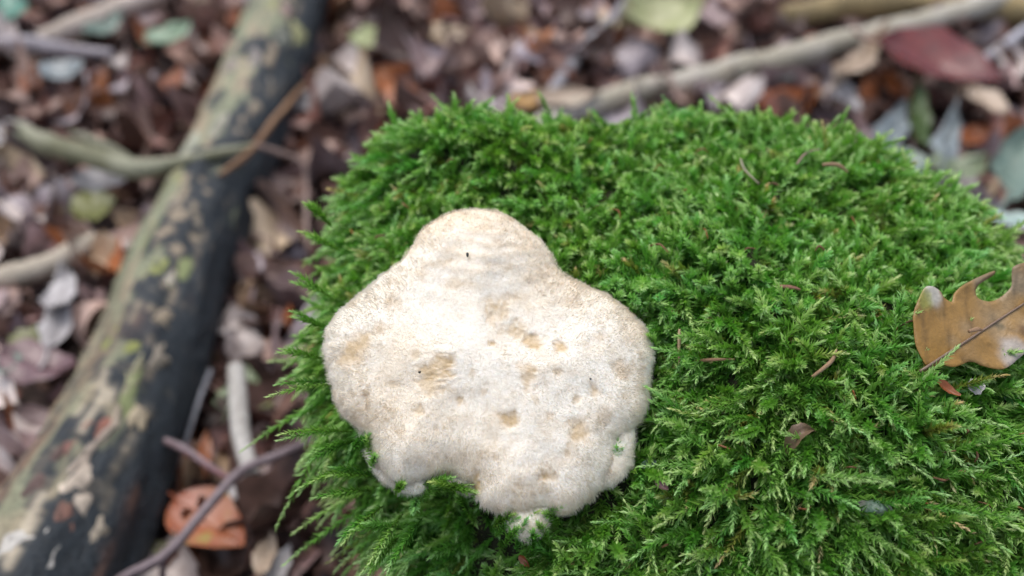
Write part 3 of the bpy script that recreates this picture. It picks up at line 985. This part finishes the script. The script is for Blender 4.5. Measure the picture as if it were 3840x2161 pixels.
# ------------------------------------------------------------------ leaves
def leaf_mesh(name, L, W_, fold, curl, crumple, seed, tip=1.0, cut=1.0, nu=8, nv=6, roll=0.0, jag=.16):
    """an ovate leaf blade: folded on its midrib, curled along its length, crumpled"""
    t = np.linspace(0, cut, nu)
    v = np.linspace(-1, 1, nv)
    w = W_ * np.sin(np.pi * np.clip(t, 0, 1) ** 0.8) ** 0.8 * (1 - 0.15 * t * tip) + 0.0004
    Tm, Vm = np.meshgrid(t, v, indexing='ij')
    edge = 1 + jag * vnoise(np.stack([Tm * 9, Vm * 2, Vm * 0 + seed], -1), 1, seed)
    X = (Tm - cut * 0.5) * L
    Y = w[:, None] * Vm * edge
    Z = fold * np.abs(Y) + curl * L * (Tm - cut * 0.5) ** 2 * 2 + crumple * L * fbm(np.stack([Tm * 3.2, Vm * 1.6, Tm * 0 + seed * 3.1], -1), 1, 2, seed)
    Z += roll * Y ** 2 / max(W_, 1e-4)
    return np.stack([X, Y, Z], -1).reshape(-1, 3), grid_faces(nu, nv)


ATTR = ['pinkish tan', 'mauve-grey', 'dark brown', 'rust-orange', 'pale straw', 'lavender-grey', 'dull reddish brown', 'pale bleached']
LM = [leaf_mat('leaf_pinktan', (0.300, 0.200, 0.164), (0.421, 0.310, 0.271)), leaf_mat('leaf_mauve', (0.221, 0.154, 0.154), (0.361, 0.279, 0.279)),
      leaf_mat('leaf_darkbrown', (0.054, 0.030, 0.023), (0.130, 0.075, 0.060)), leaf_mat('leaf_rust', (0.200, 0.064, 0.022), (0.321, 0.130, 0.051)),
      leaf_mat('leaf_straw', (0.361, 0.279, 0.185), (0.500, 0.411, 0.300)), leaf_mat('leaf_lavender', (0.271, 0.236, 0.261), (0.421, 0.380, 0.411)),
      leaf_mat('leaf_redbrown', (0.151, 0.064, 0.051), (0.261, 0.140, 0.115)), leaf_mat('leaf_pale', (0.461, 0.400, 0.375), (0.621, 0.572, 0.551))]
VARS = []
for k in range(22):
    L_, W_ = random.uniform(.036, .062), random.uniform(.30, .42)
    cut = random.choice([1, 1, 1, .7, .6])
    V, Fq = leaf_mesh('leaf', L_, L_ * W_, random.uniform(-.3, .9), random.uniform(-1.1, 1.2), random.uniform(.10, .22), 400 + k, cut=cut, roll=random.uniform(-.9, 1.2), jag=.3)
    VARS.append((V, Fq))


def eul(rx, ry, rz):
    cx, sx, cy, sy, cz, sz = math.cos(rx), math.sin(rx), math.cos(ry), math.sin(ry), math.cos(rz), math.sin(rz)
    return np.array([[cz, -sz, 0], [sz, cz, 0], [0, 0, 1]]) @ np.array([[cy, 0, sy], [0, 1, 0], [-sy, 0, cy]]) @ np.array([[1, 0, 0], [0, cx, -sx], [0, sx, cx]])


LOGXY = LC[:, :2]


def blocked(x, y, pad=0.0):
    if math.hypot(x - SCX, y - SCY) < 0.12:
        return True
    return np.min((LOGXY[:, 0] - x) ** 2 + (LOGXY[:, 1] - y) ** 2) < (0.02 + pad) ** 2


# the mass of the litter, layer under layer, far too many to count
PALC = np.array([1.04, .93, .89]) * np.array([(.30, .20, .165), (.40, .29, .25), (.24, .165, .165), (.34, .26, .26), (.07, .04, .03), (.12, .07, .055), (.24, .09, .035), (.40, .31, .21),
                 (.30, .26, .29), (.20, .10, .08), (.5, .44, .42), (.05, .03, .025), (.17, .11, .09)])
PW = np.array([3, 2.5, 3, 2.5, 2.6, 3, 1.6, 1.2, 1.6, 3, 1.0, 3, 3])
rl = np.random.default_rng(21)
NLIT = 9600
Vl, Fl, Cl, o0 = [], [], [], 0
dense = int(NLIT * .72)
cnt = 0
while cnt < NLIT:
    if cnt < dense:
        x, y = rl.uniform(-.85, .95), rl.uniform(.12, 1.45)
    else:
        x, y = rl.uniform(-2.0, 2.2), rl.uniform(-.7, 2.8)
    cnt += 1
    V, Fq = VARS[rl.integers(len(VARS))]
    sc = rl.uniform(.25, 1.0) if cnt < dense else rl.uniform(.6, 1.3)
    V = (V * [1, 1, 1.2] * sc) @ eul(rl.normal(0, .6), rl.normal(0, .6), rl.uniform(0, 6.28)).T
    p = np.array([x, y, float(zg(x, y)) + rl.uniform(-.002, .012)])
    c_ = PALC[rl.choice(len(PALC), p=PW / PW.sum())] * rl.uniform(.7, 1.25)
    sh = 1 + 0.25 * rl.normal(size=(len(V), 1))
    Vl.append(V + p); Fl.append(Fq + o0); Cl.append(np.clip(c_ * sh, .01, .8)); o0 += len(V)
lit = obj('leaf_litter', mesh('leaf_litter', np.concatenate(Vl), np.concatenate(Fl), np.concatenate(Cl)), M_LITTER)
tag(lit, 'layered brown and mauve leaf litter over the forest floor', 'leaf litter', kind='stuff')

# leaves with a face of their own
def special(u, v, lpx, wpx, img_ang, mat, label, z=.022, tilt=(0, 0), fold=.3, curl=.3, crumple=.13, seed=1, stalk=True, tip=1.0, cut=1.0, jag=.2):
    """a leaf centred at a pixel; its length lies along img_ang (degrees, counter-clockwise in the picture) on the floor"""
    z += .008
    AVOID.append((u, v, 0.5 * max(lpx, wpx) + 25))
    p = at_z(u, v, z)
    a = math.radians(img_ang)
    q = at_z(u + math.cos(a) * lpx / 2, v - math.sin(a) * lpx / 2, z)
    q2 = at_z(u - math.sin(a) * wpx / 2, v - math.cos(a) * wpx / 2, z)
    L_ = 2 * np.linalg.norm(q - p)
    d = (q - p) / np.linalg.norm(q - p)
    e = q2 - p
    W_ = np.linalg.norm(e - (e @ d) * d)
    V, Fq = leaf_mesh('blade', L_, W_, fold, curl, crumple, seed, tip=tip, cut=cut, nu=15, nv=9, jag=jag)
    root = obj('fallen_leaf', None)
    root.location = p
    root.rotation_euler = (tilt[0], tilt[1], math.atan2(d[1], d[0]))
    tag(root, label, 'leaf')
    obj('blade', mesh('blade', V, Fq), mat, root)
    # midrib and stalk follow the crease of the blade
    mid = V.reshape(15, 9, 3)[:, 4] + [0, 0, .0006]
    R_ = np.linspace(L_ * .012, L_ * .004, 15)
    Vt, Ft, _, _ = tube(mid, R_, 5)
    obj('midrib', mesh('midrib', Vt, Ft), mat, root)
    if stalk:
        st = mid[0] + np.array([[-.22, .02, .02], [-.11, .0, .0], [.02, 0, 0]]) * L_
        Vt, Ft, _, _ = tube(spline(st, 8), np.full(8, L_ * .013), 5)
        obj('stalk', mesh('stalk', Vt, Ft), mat, root)
    return root


G_TEAL = leaf_mat('leaf_teal', (0.043, 0.156, 0.113), (0.070, 0.211, 0.156), .35, var=.05)
G_GREY = leaf_mat('leaf_greygreen', (0.101, 0.156, 0.129), (0.156, 0.211, 0.172), .35, var=.1)
G_PALE = leaf_mat('leaf_palegreen', (0.148, 0.234, 0.148), (0.218, 0.296, 0.203), .35, var=.1)
G_BLUE = leaf_mat('leaf_bluegrey', (0.133, 0.164, 0.179), (0.195, 0.226, 0.234), .35, var=.1)
G_LIME = leaf_mat('leaf_lime', (0.234, 0.281, 0.109), (0.328, 0.343, 0.187), .4, var=.05)
G_YEL = leaf_mat('leaf_yellowgreen', (0.257, 0.281, 0.117), (0.367, 0.367, 0.211), .4, spot=(0.328, 0.257, 0.047), var=.05, scale=30)
G_DARK = leaf_mat('leaf_darkgreen', (0.027, 0.055, 0.009), (0.047, 0.086, 0.016), .4, var=.05)
G_OLIVE = leaf_mat('leaf_olive', (0.101, 0.109, 0.023), (0.164, 0.172, 0.062), .4, var=.1)
G_RED = leaf_mat('leaf_darkred', (0.075, 0.007, 0.006), (0.13, 0.014, 0.011), .22, var=.05, spec=.6)
G_ORANGE = leaf_mat('leaf_orange', (0.234, 0.051, 0.016), (0.296, 0.086, 0.023), .33, spot=(0.234, 0.218, 0.031), var=.03, scale=38)
G_RUST = leaf_mat('leaf_rustred', (0.172, 0.043, 0.009), (0.234, 0.078, 0.023), .4, var=.1)
G_PURP = leaf_mat('leaf_purple', (0.101, 0.051, 0.058), (0.156, 0.086, 0.094), .35, var=.05)
G_MINT = leaf_mat('leaf_mint', (0.281, 0.382, 0.351), (0.359, 0.452, 0.413), .3, var=.05)
G_TAN = leaf_mat('leaf_tan', (0.296, 0.226, 0.164), (0.390, 0.312, 0.242), .5, var=.1)
G_OCH = leaf_mat('leaf_ochre', (0.312, 0.172, 0.039), (0.390, 0.234, 0.078), .45, var=.05)
G_WHITE = leaf_mat('leaf_whitish', (0.292, 0.275, 0.275), (0.386, 0.368, 0.374), .45, var=.05)
G_SAGE = leaf_mat('leaf_sage', (0.117, 0.156, 0.094), (0.164, 0.195, 0.109), .4, var=.05)

special(50, 45, 130, 100, 10, G_TEAL, 'small teal green leaf beside the grey stick', seed=1)
special(400, 112, 150, 62, 32, G_GREY, 'narrow grey-green leaf beside the broad pale stick', seed=2)
special(645, 145, 170, 82, 28, G_PALE, 'pale green oblong leaf lying near the top of the log', z=.03, seed=3, fold=.4)
special(240, 278, 165, 90, 20, G_BLUE, 'blue-grey oval leaf resting against a rust-orange one', z=.03, seed=4)
special(118, 312, 110, 75, 80, G_RUST, 'rust-orange leaf tucked beside the blue-grey leaf', seed=5)
special(655, 308, 100, 75, 60, G_RUST, 'glossy rust-red leaf scrap close against the log', seed=6)
special(875, 80, 90, 50, 70, G_RUST, 'dull orange leaf scrap pressed against the upper log', seed=7)
special(1395, 158, 130, 105, 40, G_LIME, 'small yellowish lime leaf alone on the brown litter', seed=8)
special(2480, 75, 300, 150, 12, G_YEL, 'large pale yellow-green leaf by the straight grey stick', z=.035, seed=9, tilt=(.25, 0))
special(1880, 55, 70, 28, -5, G_DARK, 'tiny dark green leaf scrap on the brown litter', seed=10)
special(1975, 385, 110, 70, 25, G_OCH, 'ochre yellow leaf scrap just behind the moss', z=.03, seed=11)
special(2130, 385, 240, 80, 8, G_TAN, 'long pinkish-orange curled leaf just behind the moss', z=.03, seed=12, fold=.5)
special(3500, 275, 500, 230, -18, G_RED, 'big glossy dark red leaf below the long pale branch', z=.04, seed=13, fold=.35, curl=.25, tilt=(-.15, 0), crumple=.08, jag=.08)
special(3385, 355, 190, 60, -38, G_RUST, 'narrow orange leaf poking from under the dark red leaf', z=.022, seed=14)
special(3215, 255, 290, 100, 48, G_TAN, 'tan folded leaf standing between pale branch and dark red leaf', z=.035, seed=15, fold=.7)
special(3175, 385, 150, 70, -50, G_WHITE, 'small cream curled leaf below the tan folded leaf', z=.03, seed=16, fold=.6)
special(2930, 285, 95, 60, -25, G_MINT, 'tiny mint-grey leaf scrap below the long pale branch', seed=17)
special(3700, 400, 170, 85, -35, G_TAN, 'cream pointed leaf overlapping the edge of the dark red leaf', z=.045, seed=18, fold=.4)
special(3340, 500, 190, 120, 60, G_BLUE, 'glaucous grey leaf leaning by the dark green slit', z=.04, seed=19, fold=.3)
special(3450, 490, 260, 70, -75, G_DARK, 'dark olive-green leaf shape standing in for the shaded gap among grey leaves', z=.03, seed=20, fold=.5)  # dark blade put where a shaded gap opens between the leaves
special(3545, 545, 220, 110, 75, G_BLUE, 'pale blue-grey leaf behind the right shoulder of moss', z=.04, seed=21, fold=.35)
special(3390, 620, 200, 110, -10, G_GREY, 'grey-green crumpled leaf touching the moss shoulder', z=.06, seed=22, crumple=.1)
special(3590, 645, 210, 120, 15, G_SAGE, 'sage green leaf behind the moss beside the teal leaf', z=.05, seed=23)
special(3800, 620, 340, 190, 62, G_TEAL if False else G_GREY, 'large teal-grey leaf standing behind the moss shoulder', z=.06, seed=24, tilt=(.4, 0))
special(3800, 830, 210, 75, 0, G_MINT, 'bright mint leaf at the edge of the moss cushion', z=.10, seed=25, fold=.2)
special(3640, 520, 150, 80, 20, G_RUST, 'orange-brown leaf scrap behind the glaucous leaves', z=.025, seed=26)
special(360, 790, 180, 120, 15, G_OLIVE, 'olive green leaf lying close beside the log', z=.025, seed=27)
special(120, 1285, 170, 100, 30, G_OLIVE, 'dull olive-yellow leaf half under the purple leaf', seed=28)
special(160, 1385, 300, 170, -12, G_PURP, 'broad purplish leaf lying beside the log', z=.03, seed=29)
special(25, 1370, 140, 80, 20, G_GREY, 'blue-green leaf scrap touching the purple leaf', z=.035, seed=30)
special(225, 1180, 300, 120, 78, G_WHITE, 'whitish crumpled leaf beside the log', z=.028, seed=31, crumple=.12)
special(235, 1110, 160, 110, 60, G_WHITE, 'pale grey curled leaf resting on the whitish crumpled leaf', z=.035, seed=32, crumple=.12)
special(900, 1480, 190, 150, 70, G_SAGE, 'sage green leaf behind the upright pale stick', z=.02, seed=33)
special(975, 1500, 150, 110, 40, G_OLIVE, 'olive leaf lapping the sage green leaf by the pale stick', z=.018, seed=34)
special(785, 1965, 330, 250, -35, G_ORANGE, 'glossy orange-red leaf with lime flecks under the forked twig', z=.03, seed=35, fold=.2, curl=.1, crumple=.05, jag=.05)
special(765, 1700, 150, 55, 85, G_RUST, 'upright brown-orange leaf strip at the foot of the log', z=.03, seed=36, tilt=(.5, 0))
special(910, 1830, 160, 80, 50, G_WHITE, 'pale grey leaf under the forked twig', z=.022, seed=37)
special(1000, 2090, 170, 80, 75, G_TAN, 'pale tan leaf standing near the foot of the stump', z=.025, seed=38, fold=.6)
special(1050, 2130, 170, 80, 60, G_WHITE, 'whitish leaf lapping the pale tan one at the stump foot', z=.02, seed=39, fold=.4)
special(650, 2090, 170, 60, -25, G_OLIVE, 'olive-yellow leaf tip poking out below the orange leaf', z=.018, seed=40)
special(60, 520, 180, 100, 10, G_WHITE, 'pale pinkish leaf under the broken branch end', z=.02, seed=41)
special(380, 690, 220, 80, 5, G_WHITE, 'pale lavender leaf between broken branch and log', z=.022, seed=42, crumple=.1)
special(1180, 400, 120, 90, -20, G_WHITE, 'pale mauve leaf beside the rust-brown twig', z=.02, seed=43)

# the leaves on top of it, one by one
TOPM = {}
ZONES = [('beyond the log', lambda u, v, x, y: None)]
wt = np.array([3, 3, 1.2, 1.1, 1.6, 2.2, 1.5, 2.0])
wt = wt / wt.sum()
made = 0
cells = [(i, j) for i in range(36) for j in range(24)]
random.shuffle(cells)
for (i, j) in cells:
    if made >= 250:
        break
    u = (i + random.random()) / 36 * 3960 - 60
    v = (j + random.random()) / 24 * 2260 - 60
    p = at_z(u, v, .012)
    x, y = p[0], p[1]
    if blocked(x, y, .02) or any((u - a) ** 2 + ((v - b) * 1.2) ** 2 < r_ ** 2 for a, b, r_ in AVOID):
        continue
    # hidden behind the cushion or the log: not needed
    if 1250 < u < 3700 and v > 520 and not (u > 3450 and v < 900):
        continue
    if u >= 1200 and v > 900:
        continue
    k = np.argmin((LOGXY[:, 0] - x) ** 2 + (LOGXY[:, 1] - y) ** 2)
    beyond = x < LOGXY[k, 0]
    zone = 'lying on the far side of the log from the stump' if beyond else ('lying in the gap between log and stump' if (u < 1300 and v > 420) else 'lying on the forest floor beyond the stump')
    ty = rl.choice(8, p=wt)
    if u > 700 and v > 1450:
        ty = rl.choice([2, 6, 1, 2])                     # dark leaf types chosen to paint in the shade at the stump's foot
    vi = random.randrange(len(VARS))
    key = (vi, ty)
    if key not in TOPM:
        me = mesh('fallen_leaf', *VARS[vi])
        me.materials.append(LM[ty])
        TOPM[key] = me
    o = obj('fallen_leaf', TOPM[key])
    sc = random.uniform(.75, 1.45)
    o.scale = (sc, sc, sc * 1.1)
    o.rotation_euler = (random.gauss(0, .5), random.gauss(0, .5), random.uniform(0, 6.28))
    o.location = (x, y, float(zg(x, y)) + random.uniform(.014, .026))
    lab = f'{ATTR[ty]} fallen leaf {zone}'
    tag(o, lab, 'leaf', f'{ATTR[ty]} leaves {zone}')
    made += 1


# ------------------------------------------------------------------ things lying in the moss
stump_tri = None
from mathutils.bvhtree import BVHTree
BV = BVHTree.FromPolygons([Vector(v) for v in SV], [tuple(f) for f in SF])


def on_moss(u, v, lift=.008):
    d = Vector(nrm(ray(u, v)))
    h = BV.ray_cast(Vector(CAM), d)
    if h[0] is None:
        return None, None
    nn = h[1] if h[1].z > 0 else -h[1]
    return np.array(h[0]) + np.array(nn) * lift, np.array(nn)


# the lobed oak leaf
oak_px = [(3454, 1088), (3480, 1080), (3505, 1086), (3530, 1100), (3550, 1122), (3574, 1130), (3582, 1100), (3610, 1072), (3650, 1050), (3690, 1032), (3723, 1020), (3722, 1034),
          (3690, 1055), (3664, 1076), (3668, 1106), (3690, 1122), (3722, 1126), (3756, 1114), (3790, 1078), (3785, 1040), (3782, 1012), (3810, 1000), (3850, 992), (3900, 1000),
          (3935, 1030), (3940, 1080), (3960, 1120), (4000, 1130), (4020, 1160), (4000, 1200), (3960, 1225), (3925, 1262), (3880, 1300), (3840, 1325), (3810, 1352), (3771, 1381), (3736, 1388), (3685, 1374),
          (3660, 1360), (3633, 1356), (3610, 1366), (3581, 1375), (3555, 1370), (3533, 1362), (3500, 1372), (3478, 1370), (3457, 1339), (3433, 1287), (3423, 1229), (3417, 1184), (3430, 1132)]
pc, nc = on_moss(3600, 1240, .021)
nc = nrm(nc + np.array([0, -.35, .2]))
ob1 = nrm(np.cross(np.array([0, 1.0, 0]), nc))
ob2 = np.cross(nc, ob1)


def onpl(u, v):
    d = ray(u, v)
    P = CAM + d * (((pc - CAM) @ nc) / (d @ nc))
    return (P - pc) @ ob1, (P - pc) @ ob2


ol = catmull(np.array([onpl(*q) for q in oak_px]), 170)
gx, gy = np.meshgrid(np.arange(ol[:, 0].min(), ol[:, 0].max(), .0014), np.arange(ol[:, 1].min(), ol[:, 1].max(), .0014))
gp = np.stack([gx.ravel(), gy.ravel()], -1) + np.random.default_rng(3).normal(0, .0002, (gx.size, 2))
gp = gp[inside(gp, ol)]
gp = gp[seg_dist(gp, ol) > .0007]
allp = [Vector(p) for p in np.concatenate([ol, gp])]
res = geometry.delaunay_2d_cdt(allp, [], [list(range(len(ol)))], 1, 1e-6)
v2 = np.array([tuple(p) for p in res[0]])
tri = np.array([f for f in res[2] if len(f) == 3])
m0, m1 = np.array(onpl(3440, 1400)), np.array(onpl(3960, 1060))
md = (m1 - m0) / np.linalg.norm(m1 - m0)
mp = np.array([-md[1], md[0]])
al_, ac_ = (v2 - m0) @ md, (v2 - m0) @ mp
Q3 = np.stack([v2[:, 0], v2[:, 1], v2[:, 0] * 0], -1)
hz = 0.10 * np.abs(ac_) + 0.0028 * fbm(Q3, 50, 3, 5) + 5.0 * np.clip(ac_ - .012, 0, 1) ** 2 - 2.5 * np.clip(-ac_ - .012, 0, 1) ** 2
vein = np.exp(-(np.mod(al_ - 0.62 * np.abs(ac_), .012) - .006) ** 2 / (2 * .0006 ** 2))
hz -= 0.0004 * vein
cb = np.array([.21, .13, .055]) + (np.array([.25, .195, .13]) - np.array([.21, .13, .055])) * smooth(-.3, .4, fbm(Q3, 55, 3, 6))[:, None]
cb = cb + (np.array([.27, .145, .022]) - cb) * (smooth(.05, .45, fbm(Q3, 40, 3, 7)) * .8)[:, None]
cb = cb * (1 - .28 * vein[:, None])
for (u, v, r_, cl) in ((3490, 1110, .0045, (0.496, 0.512, 0.528)), (3800, 1330, .0075, (0.416, 0.400, 0.424)), (3460, 1130, .004, (0.264, 0.288, 0.064)), (3835, 1240, .003, (0.096, 0.048, 0.016)), (3757, 1222, .0016, (0.112, 0.096, 0.056))):
    p_ = np.array(onpl(u, v))
    cb = cb + (np.array(cl) - cb) * smooth(1.2, .6, np.linalg.norm(v2 - p_, axis=1) / r_ + .35 * fbm(Q3, 220, 3, int(u)))[:, None] * .75
cb = cb * np.array([.98, .95, .85])
V3 = v2[:, :1] * ob1 + v2[:, 1:] * ob2 + hz[:, None] * nc
oak = obj('oak_leaf', None)
oak.location = pc
tag(oak, 'lobed brown and ochre oak leaf lying on the green moss', 'leaf')
bl = obj('blade', mesh('blade', V3, tri, cb), M_OAK, oak)
so = bl.modifiers.new('thickness', 'SOLIDIFY')
so.thickness = .0004
tt = np.linspace(0.02, .96, 30) * np.linalg.norm(m1 - m0)
mr2 = m0 + tt[:, None] * md
hm = 0.0028 * fbm(np.stack([mr2[:, 0], mr2[:, 1], mr2[:, 0] * 0], -1), 50, 3, 5) + .0004
Vt, Ft, _, _ = tube(mr2[:, :1] * ob1 + mr2[:, 1:] * ob2 + hm[:, None] * nc, np.linspace(.0006, .0003, 30), 6)
obj('midrib', mesh('midrib', Vt, Ft, np.tile((.17, .115, .08), (len(Vt), 1))), M_OAK, oak)


def on_moss_leaf(u, v, lpx, wpx, ang, mat, name, label, cat, fold=.3, curl=.4, seed=1, lift=.010, tilt=0.0, crumple=.05, cut=1.0):
    p, n_ = on_moss(u, v, lift)
    if p is None:
        return
    a = math.radians(ang)
    dep = to_px(p)[2]
    d = math.cos(a) * RIGHT + math.sin(a) * UP
    d = nrm(d - (d @ n_) * n_)
    e = np.cross(n_, d)
    n2 = nrm(n_ * math.cos(tilt) + e * math.sin(tilt))
    e = np.cross(n2, d)
    L_, W_ = lpx * dep / FPX, wpx * dep / FPX / 2
    V, Fq = leaf_mesh(name, L_, W_, fold, curl, crumple, seed, cut=cut, nu=13, nv=7)
    V = V[:, :1] * d + V[:, 1:2] * e + V[:, 2:] * n2
    o = obj(name, mesh(name, V, Fq), mat)
    o.location = p
    tag(o, label, cat)
    return o


M_BRN = leaf_mat('curled_brown', (.10, .065, .035), (.18, .12, .08), .5, var=.02)
M_GRN2 = leaf_mat('grey_leaf_scrap', (.16, .17, .15), (.09, .16, .12), .4, var=.02, scale=160)
on_moss_leaf(2960, 1640, 150, 60, 35, M_BRN, 'dry_leaf', 'small curled brown leaf standing up in the moss', 'leaf', fold=1.1, curl=-.9, lift=.012, tilt=.5, seed=3, crumple=.15)
on_moss_leaf(3270, 1900, 160, 70, -25, M_GRN2, 'dry_leaf', 'torn grey and green leaf scrap sunk in the moss', 'leaf', fold=-.9, curl=-.9, lift=.0115, seed=4, crumple=.22, tilt=.3)
on_moss_leaf(3590, 1510, 70, 60, 10, G_WHITE, 'dry_leaf', 'round pale mauve leaf scrap on the moss near the oak leaf', 'leaf', fold=.1, curl=.1, lift=.0135, seed=5, crumple=.2)
on_moss_leaf(3480, 1500, 110, 34, -45, G_RUST, 'dry_leaf', 'rusty curled leaf sliver beside the round pale scrap', 'leaf', fold=.6, lift=.011, seed=6)
on_moss_leaf(2495, 1840, 60, 22, -38, G_PURP, 'bud_scale', 'dark purple bud scale lying in the moss beside the fungus', 'bud scale', fold=.8, lift=.010, seed=7)
on_moss_leaf(2040, 2090, 60, 24, -25, G_RUST, 'bud_scale', 'reddish-brown bud scale in the moss below the fungus', 'bud scale', fold=.8, lift=.010, seed=8)
on_moss_leaf(1292, 1600, 36, 20, -80, G_ORANGE, 'bud_scale', 'orange-red bud scale tucked under the cap edge', 'bud scale', fold=.8, lift=.014, seed=9)
on_moss_leaf(2420, 1750, 60, 26, 20, G_GREY, 'dry_leaf', 'tiny grey-green leaf scrap by the white lower lobe', 'leaf', fold=.5, lift=.007, seed=10, crumple=.15)


def needle(pts, rad, c1, c2, name, label, cat, group=None, seed=0, lift=.009):
    P = [on_moss(u, v, lift + k) [0] for (u, v, k) in pts]
    if any(p is None for p in P):
        return
    P = np.array(P)
    o_ = P.mean(0)
    o = obj(name, stick_mesh(name, P, [rad * .8] + [rad] * (len(P) - 2) + [rad * .5], c1, c2, seed, ns=6, n=14, origin=o_), M_TWIG)
    o.location = o_
    tag(o, label, cat, group)


NB, NB2 = (.18, .09, .045), (.26, .16, .09)
needle([(2620, 1380, .001), (2700, 1385, .002), (2780, 1388, .001)], .0007, NB, NB2, 'dry_twig', 'thin rust-brown twig lying across the moss between fungus and oak leaf', 'twig', seed=3)
needle([(2555, 1270, .004), (2558, 1320, .003), (2560, 1390, .0)], .0007, (.42, .32, .2), NB2, 'dry_twig', 'upright straw-coloured stalk in the moss beside the fungus', 'twig', seed=4)
needle([(3020, 1450, .001), (3060, 1405, .003), (3080, 1370, .003)], .0008, (.28, .2, .13), NB2, 'dry_twig', 'short tan twig stub standing in the moss towards the oak leaf', 'twig', seed=5)
needle([(2770, 680, .002), (2800, 720, .003), (2835, 765, .001)], .0006, (.26, .25, .18), NB2, 'dry_twig', 'tan twig piece on the moss at the back of the cushion', 'twig', seed=6)
needle([(2960, 700, .002), (3000, 665, .004), (3050, 645, .003)], .0005, (.26, .16, .14), (.42, .34, .27), 'dry_twig', 'pinkish-brown bent twig on the moss at the back of the cushion', 'twig', seed=7)
needle([(3060, 690, .002), (3100, 697, .003), (3140, 712, .001)], .0009, (.28, .19, .12), NB2, 'dry_twig', 'stout reddish twig bit on the moss behind the bent twig', 'twig', seed=8)
needle([(2890, 1130, .001), (2930, 1145, .002), (2980, 1155, .001)], .0008, (.24, .11, .08), NB2, 'dry_twig', 'reddish twig bit half sunk in the open moss', 'twig', seed=9)
needle([(3460, 1345, .005), (3500, 1335, .006), (3530, 1325, .005)], .0008, (.36, .22, .14), NB2, 'dry_twig', 'pinkish twig lying on the edge of the oak leaf', 'twig', seed=10, lift=.018)
needle([(3410, 1420, .003), (3450, 1400, .004), (3500, 1375, .004)], .0008, (.25, .14, .09), NB, 'leaf_stalk', 'brown stalk sticking out below the oak leaf', 'stalk', seed=11)
rn = random.Random(4)
spots_n = [(3570, 1640), (3530, 1790), (3600, 1770), (3650, 1790), (3470, 1800), (3620, 1905), (3600, 1890), (3490, 1710), (3590, 1720), (3600, 2030), (3300, 1270), (3360, 1265), (3180, 1520),
           (2760, 1850), (2980, 1880), (2700, 2060), (3100, 1590), (2640, 950), (2480, 1010), (2800, 1000), (2300, 870), (3200, 900), (2560, 800), (3060, 1020), (2750, 1700), (3420, 1900),
           (3750, 1650), (3740, 1900), (2900, 760), (2860, 640), (2620, 640), (2450, 700), (2200, 600), (1700, 640), (1480, 940), (1400, 900), (1560, 820), (3300, 1700), (3150, 1760), (2500, 2050)]
for k, (u, v) in enumerate(spots_n):
    a = rn.uniform(0, 6.28)
    l_ = rn.uniform(14, 30)
    c1 = rn.choice([(.26, .085, .02), (.22, .075, .025), (.16, .08, .04), (.12, .055, .035)])
    needle([(u - l_ * math.cos(a), v - l_ * math.sin(a) * .7, .001), (u, v, .0025), (u + l_ * math.cos(a), v + l_ * math.sin(a) * .7, .0005)], rn.uniform(.00028, .00048), c1, NB,
           'dry_needle', 'short rust-orange needle fallen on the green moss', 'needle', 'rust-orange needles scattered on the moss', seed=60 + k)

# specks on the fungus
CAPBV = None
capo = [o for o in fungus.children if o.name == 'cap'][0]
cm = capo.data
cvv = np.empty(len(cm.vertices) * 3, np.float32)
cm.vertices.foreach_get('co', cvv)
cvv = cvv.reshape(-1, 3) + CAP_C
CAPBV = BVHTree.FromPolygons([Vector(v) for v in cvv], [tuple(p.vertices) for p in cm.polygons])
M_SPECK, nt, b = mat_new('dark_speck')
nn_ = noise_node(nt, 3000)
nt.links.new(ramp(nt, nn_.outputs[0], [(.3, (.01, .012, .01)), (.7, (.035, .04, .035))]).outputs[0], b.inputs['Base Color'])
for (u, v, a_, b__, lab) in ((1176, 643, .00095, .0005, 'tiny black elongated speck on the upper lobe of the fungus'), (1056, 938, .0005, .0005, 'tiny round dark speck beside the largest tan hollow'),
                             (1485, 955, .0004, .0004, 'minute grey-brown speck on the broad side of the fungus')):
    h = CAPBV.ray_cast(Vector(CAM), Vector(nrm(ray(u * K, v * K))))
    if h[0] is None:
        continue
    an = np.linspace(0, 2 * np.pi, 10, endpoint=False)
    ph = np.linspace(-np.pi / 2, np.pi / 2, 7)
    AA, PP = np.meshgrid(an, ph)
    V = np.stack([b__ * np.cos(PP) * np.cos(AA), a_ * np.cos(PP) * np.sin(AA) * (1 + .2 * np.sin(3 * AA)), b__ * .7 * np.sin(PP)], -1).reshape(-1, 3)
    o = obj('dark_speck', mesh('dark_speck', V, grid_faces(7, 10, True)), M_SPECK)
    o.location = h[0] + Vector(cap_n) * .0011
    o.rotation_euler = Vector(cap_n).to_track_quat('Z', 'Y').to_euler()
    tag(o, lab, 'speck')
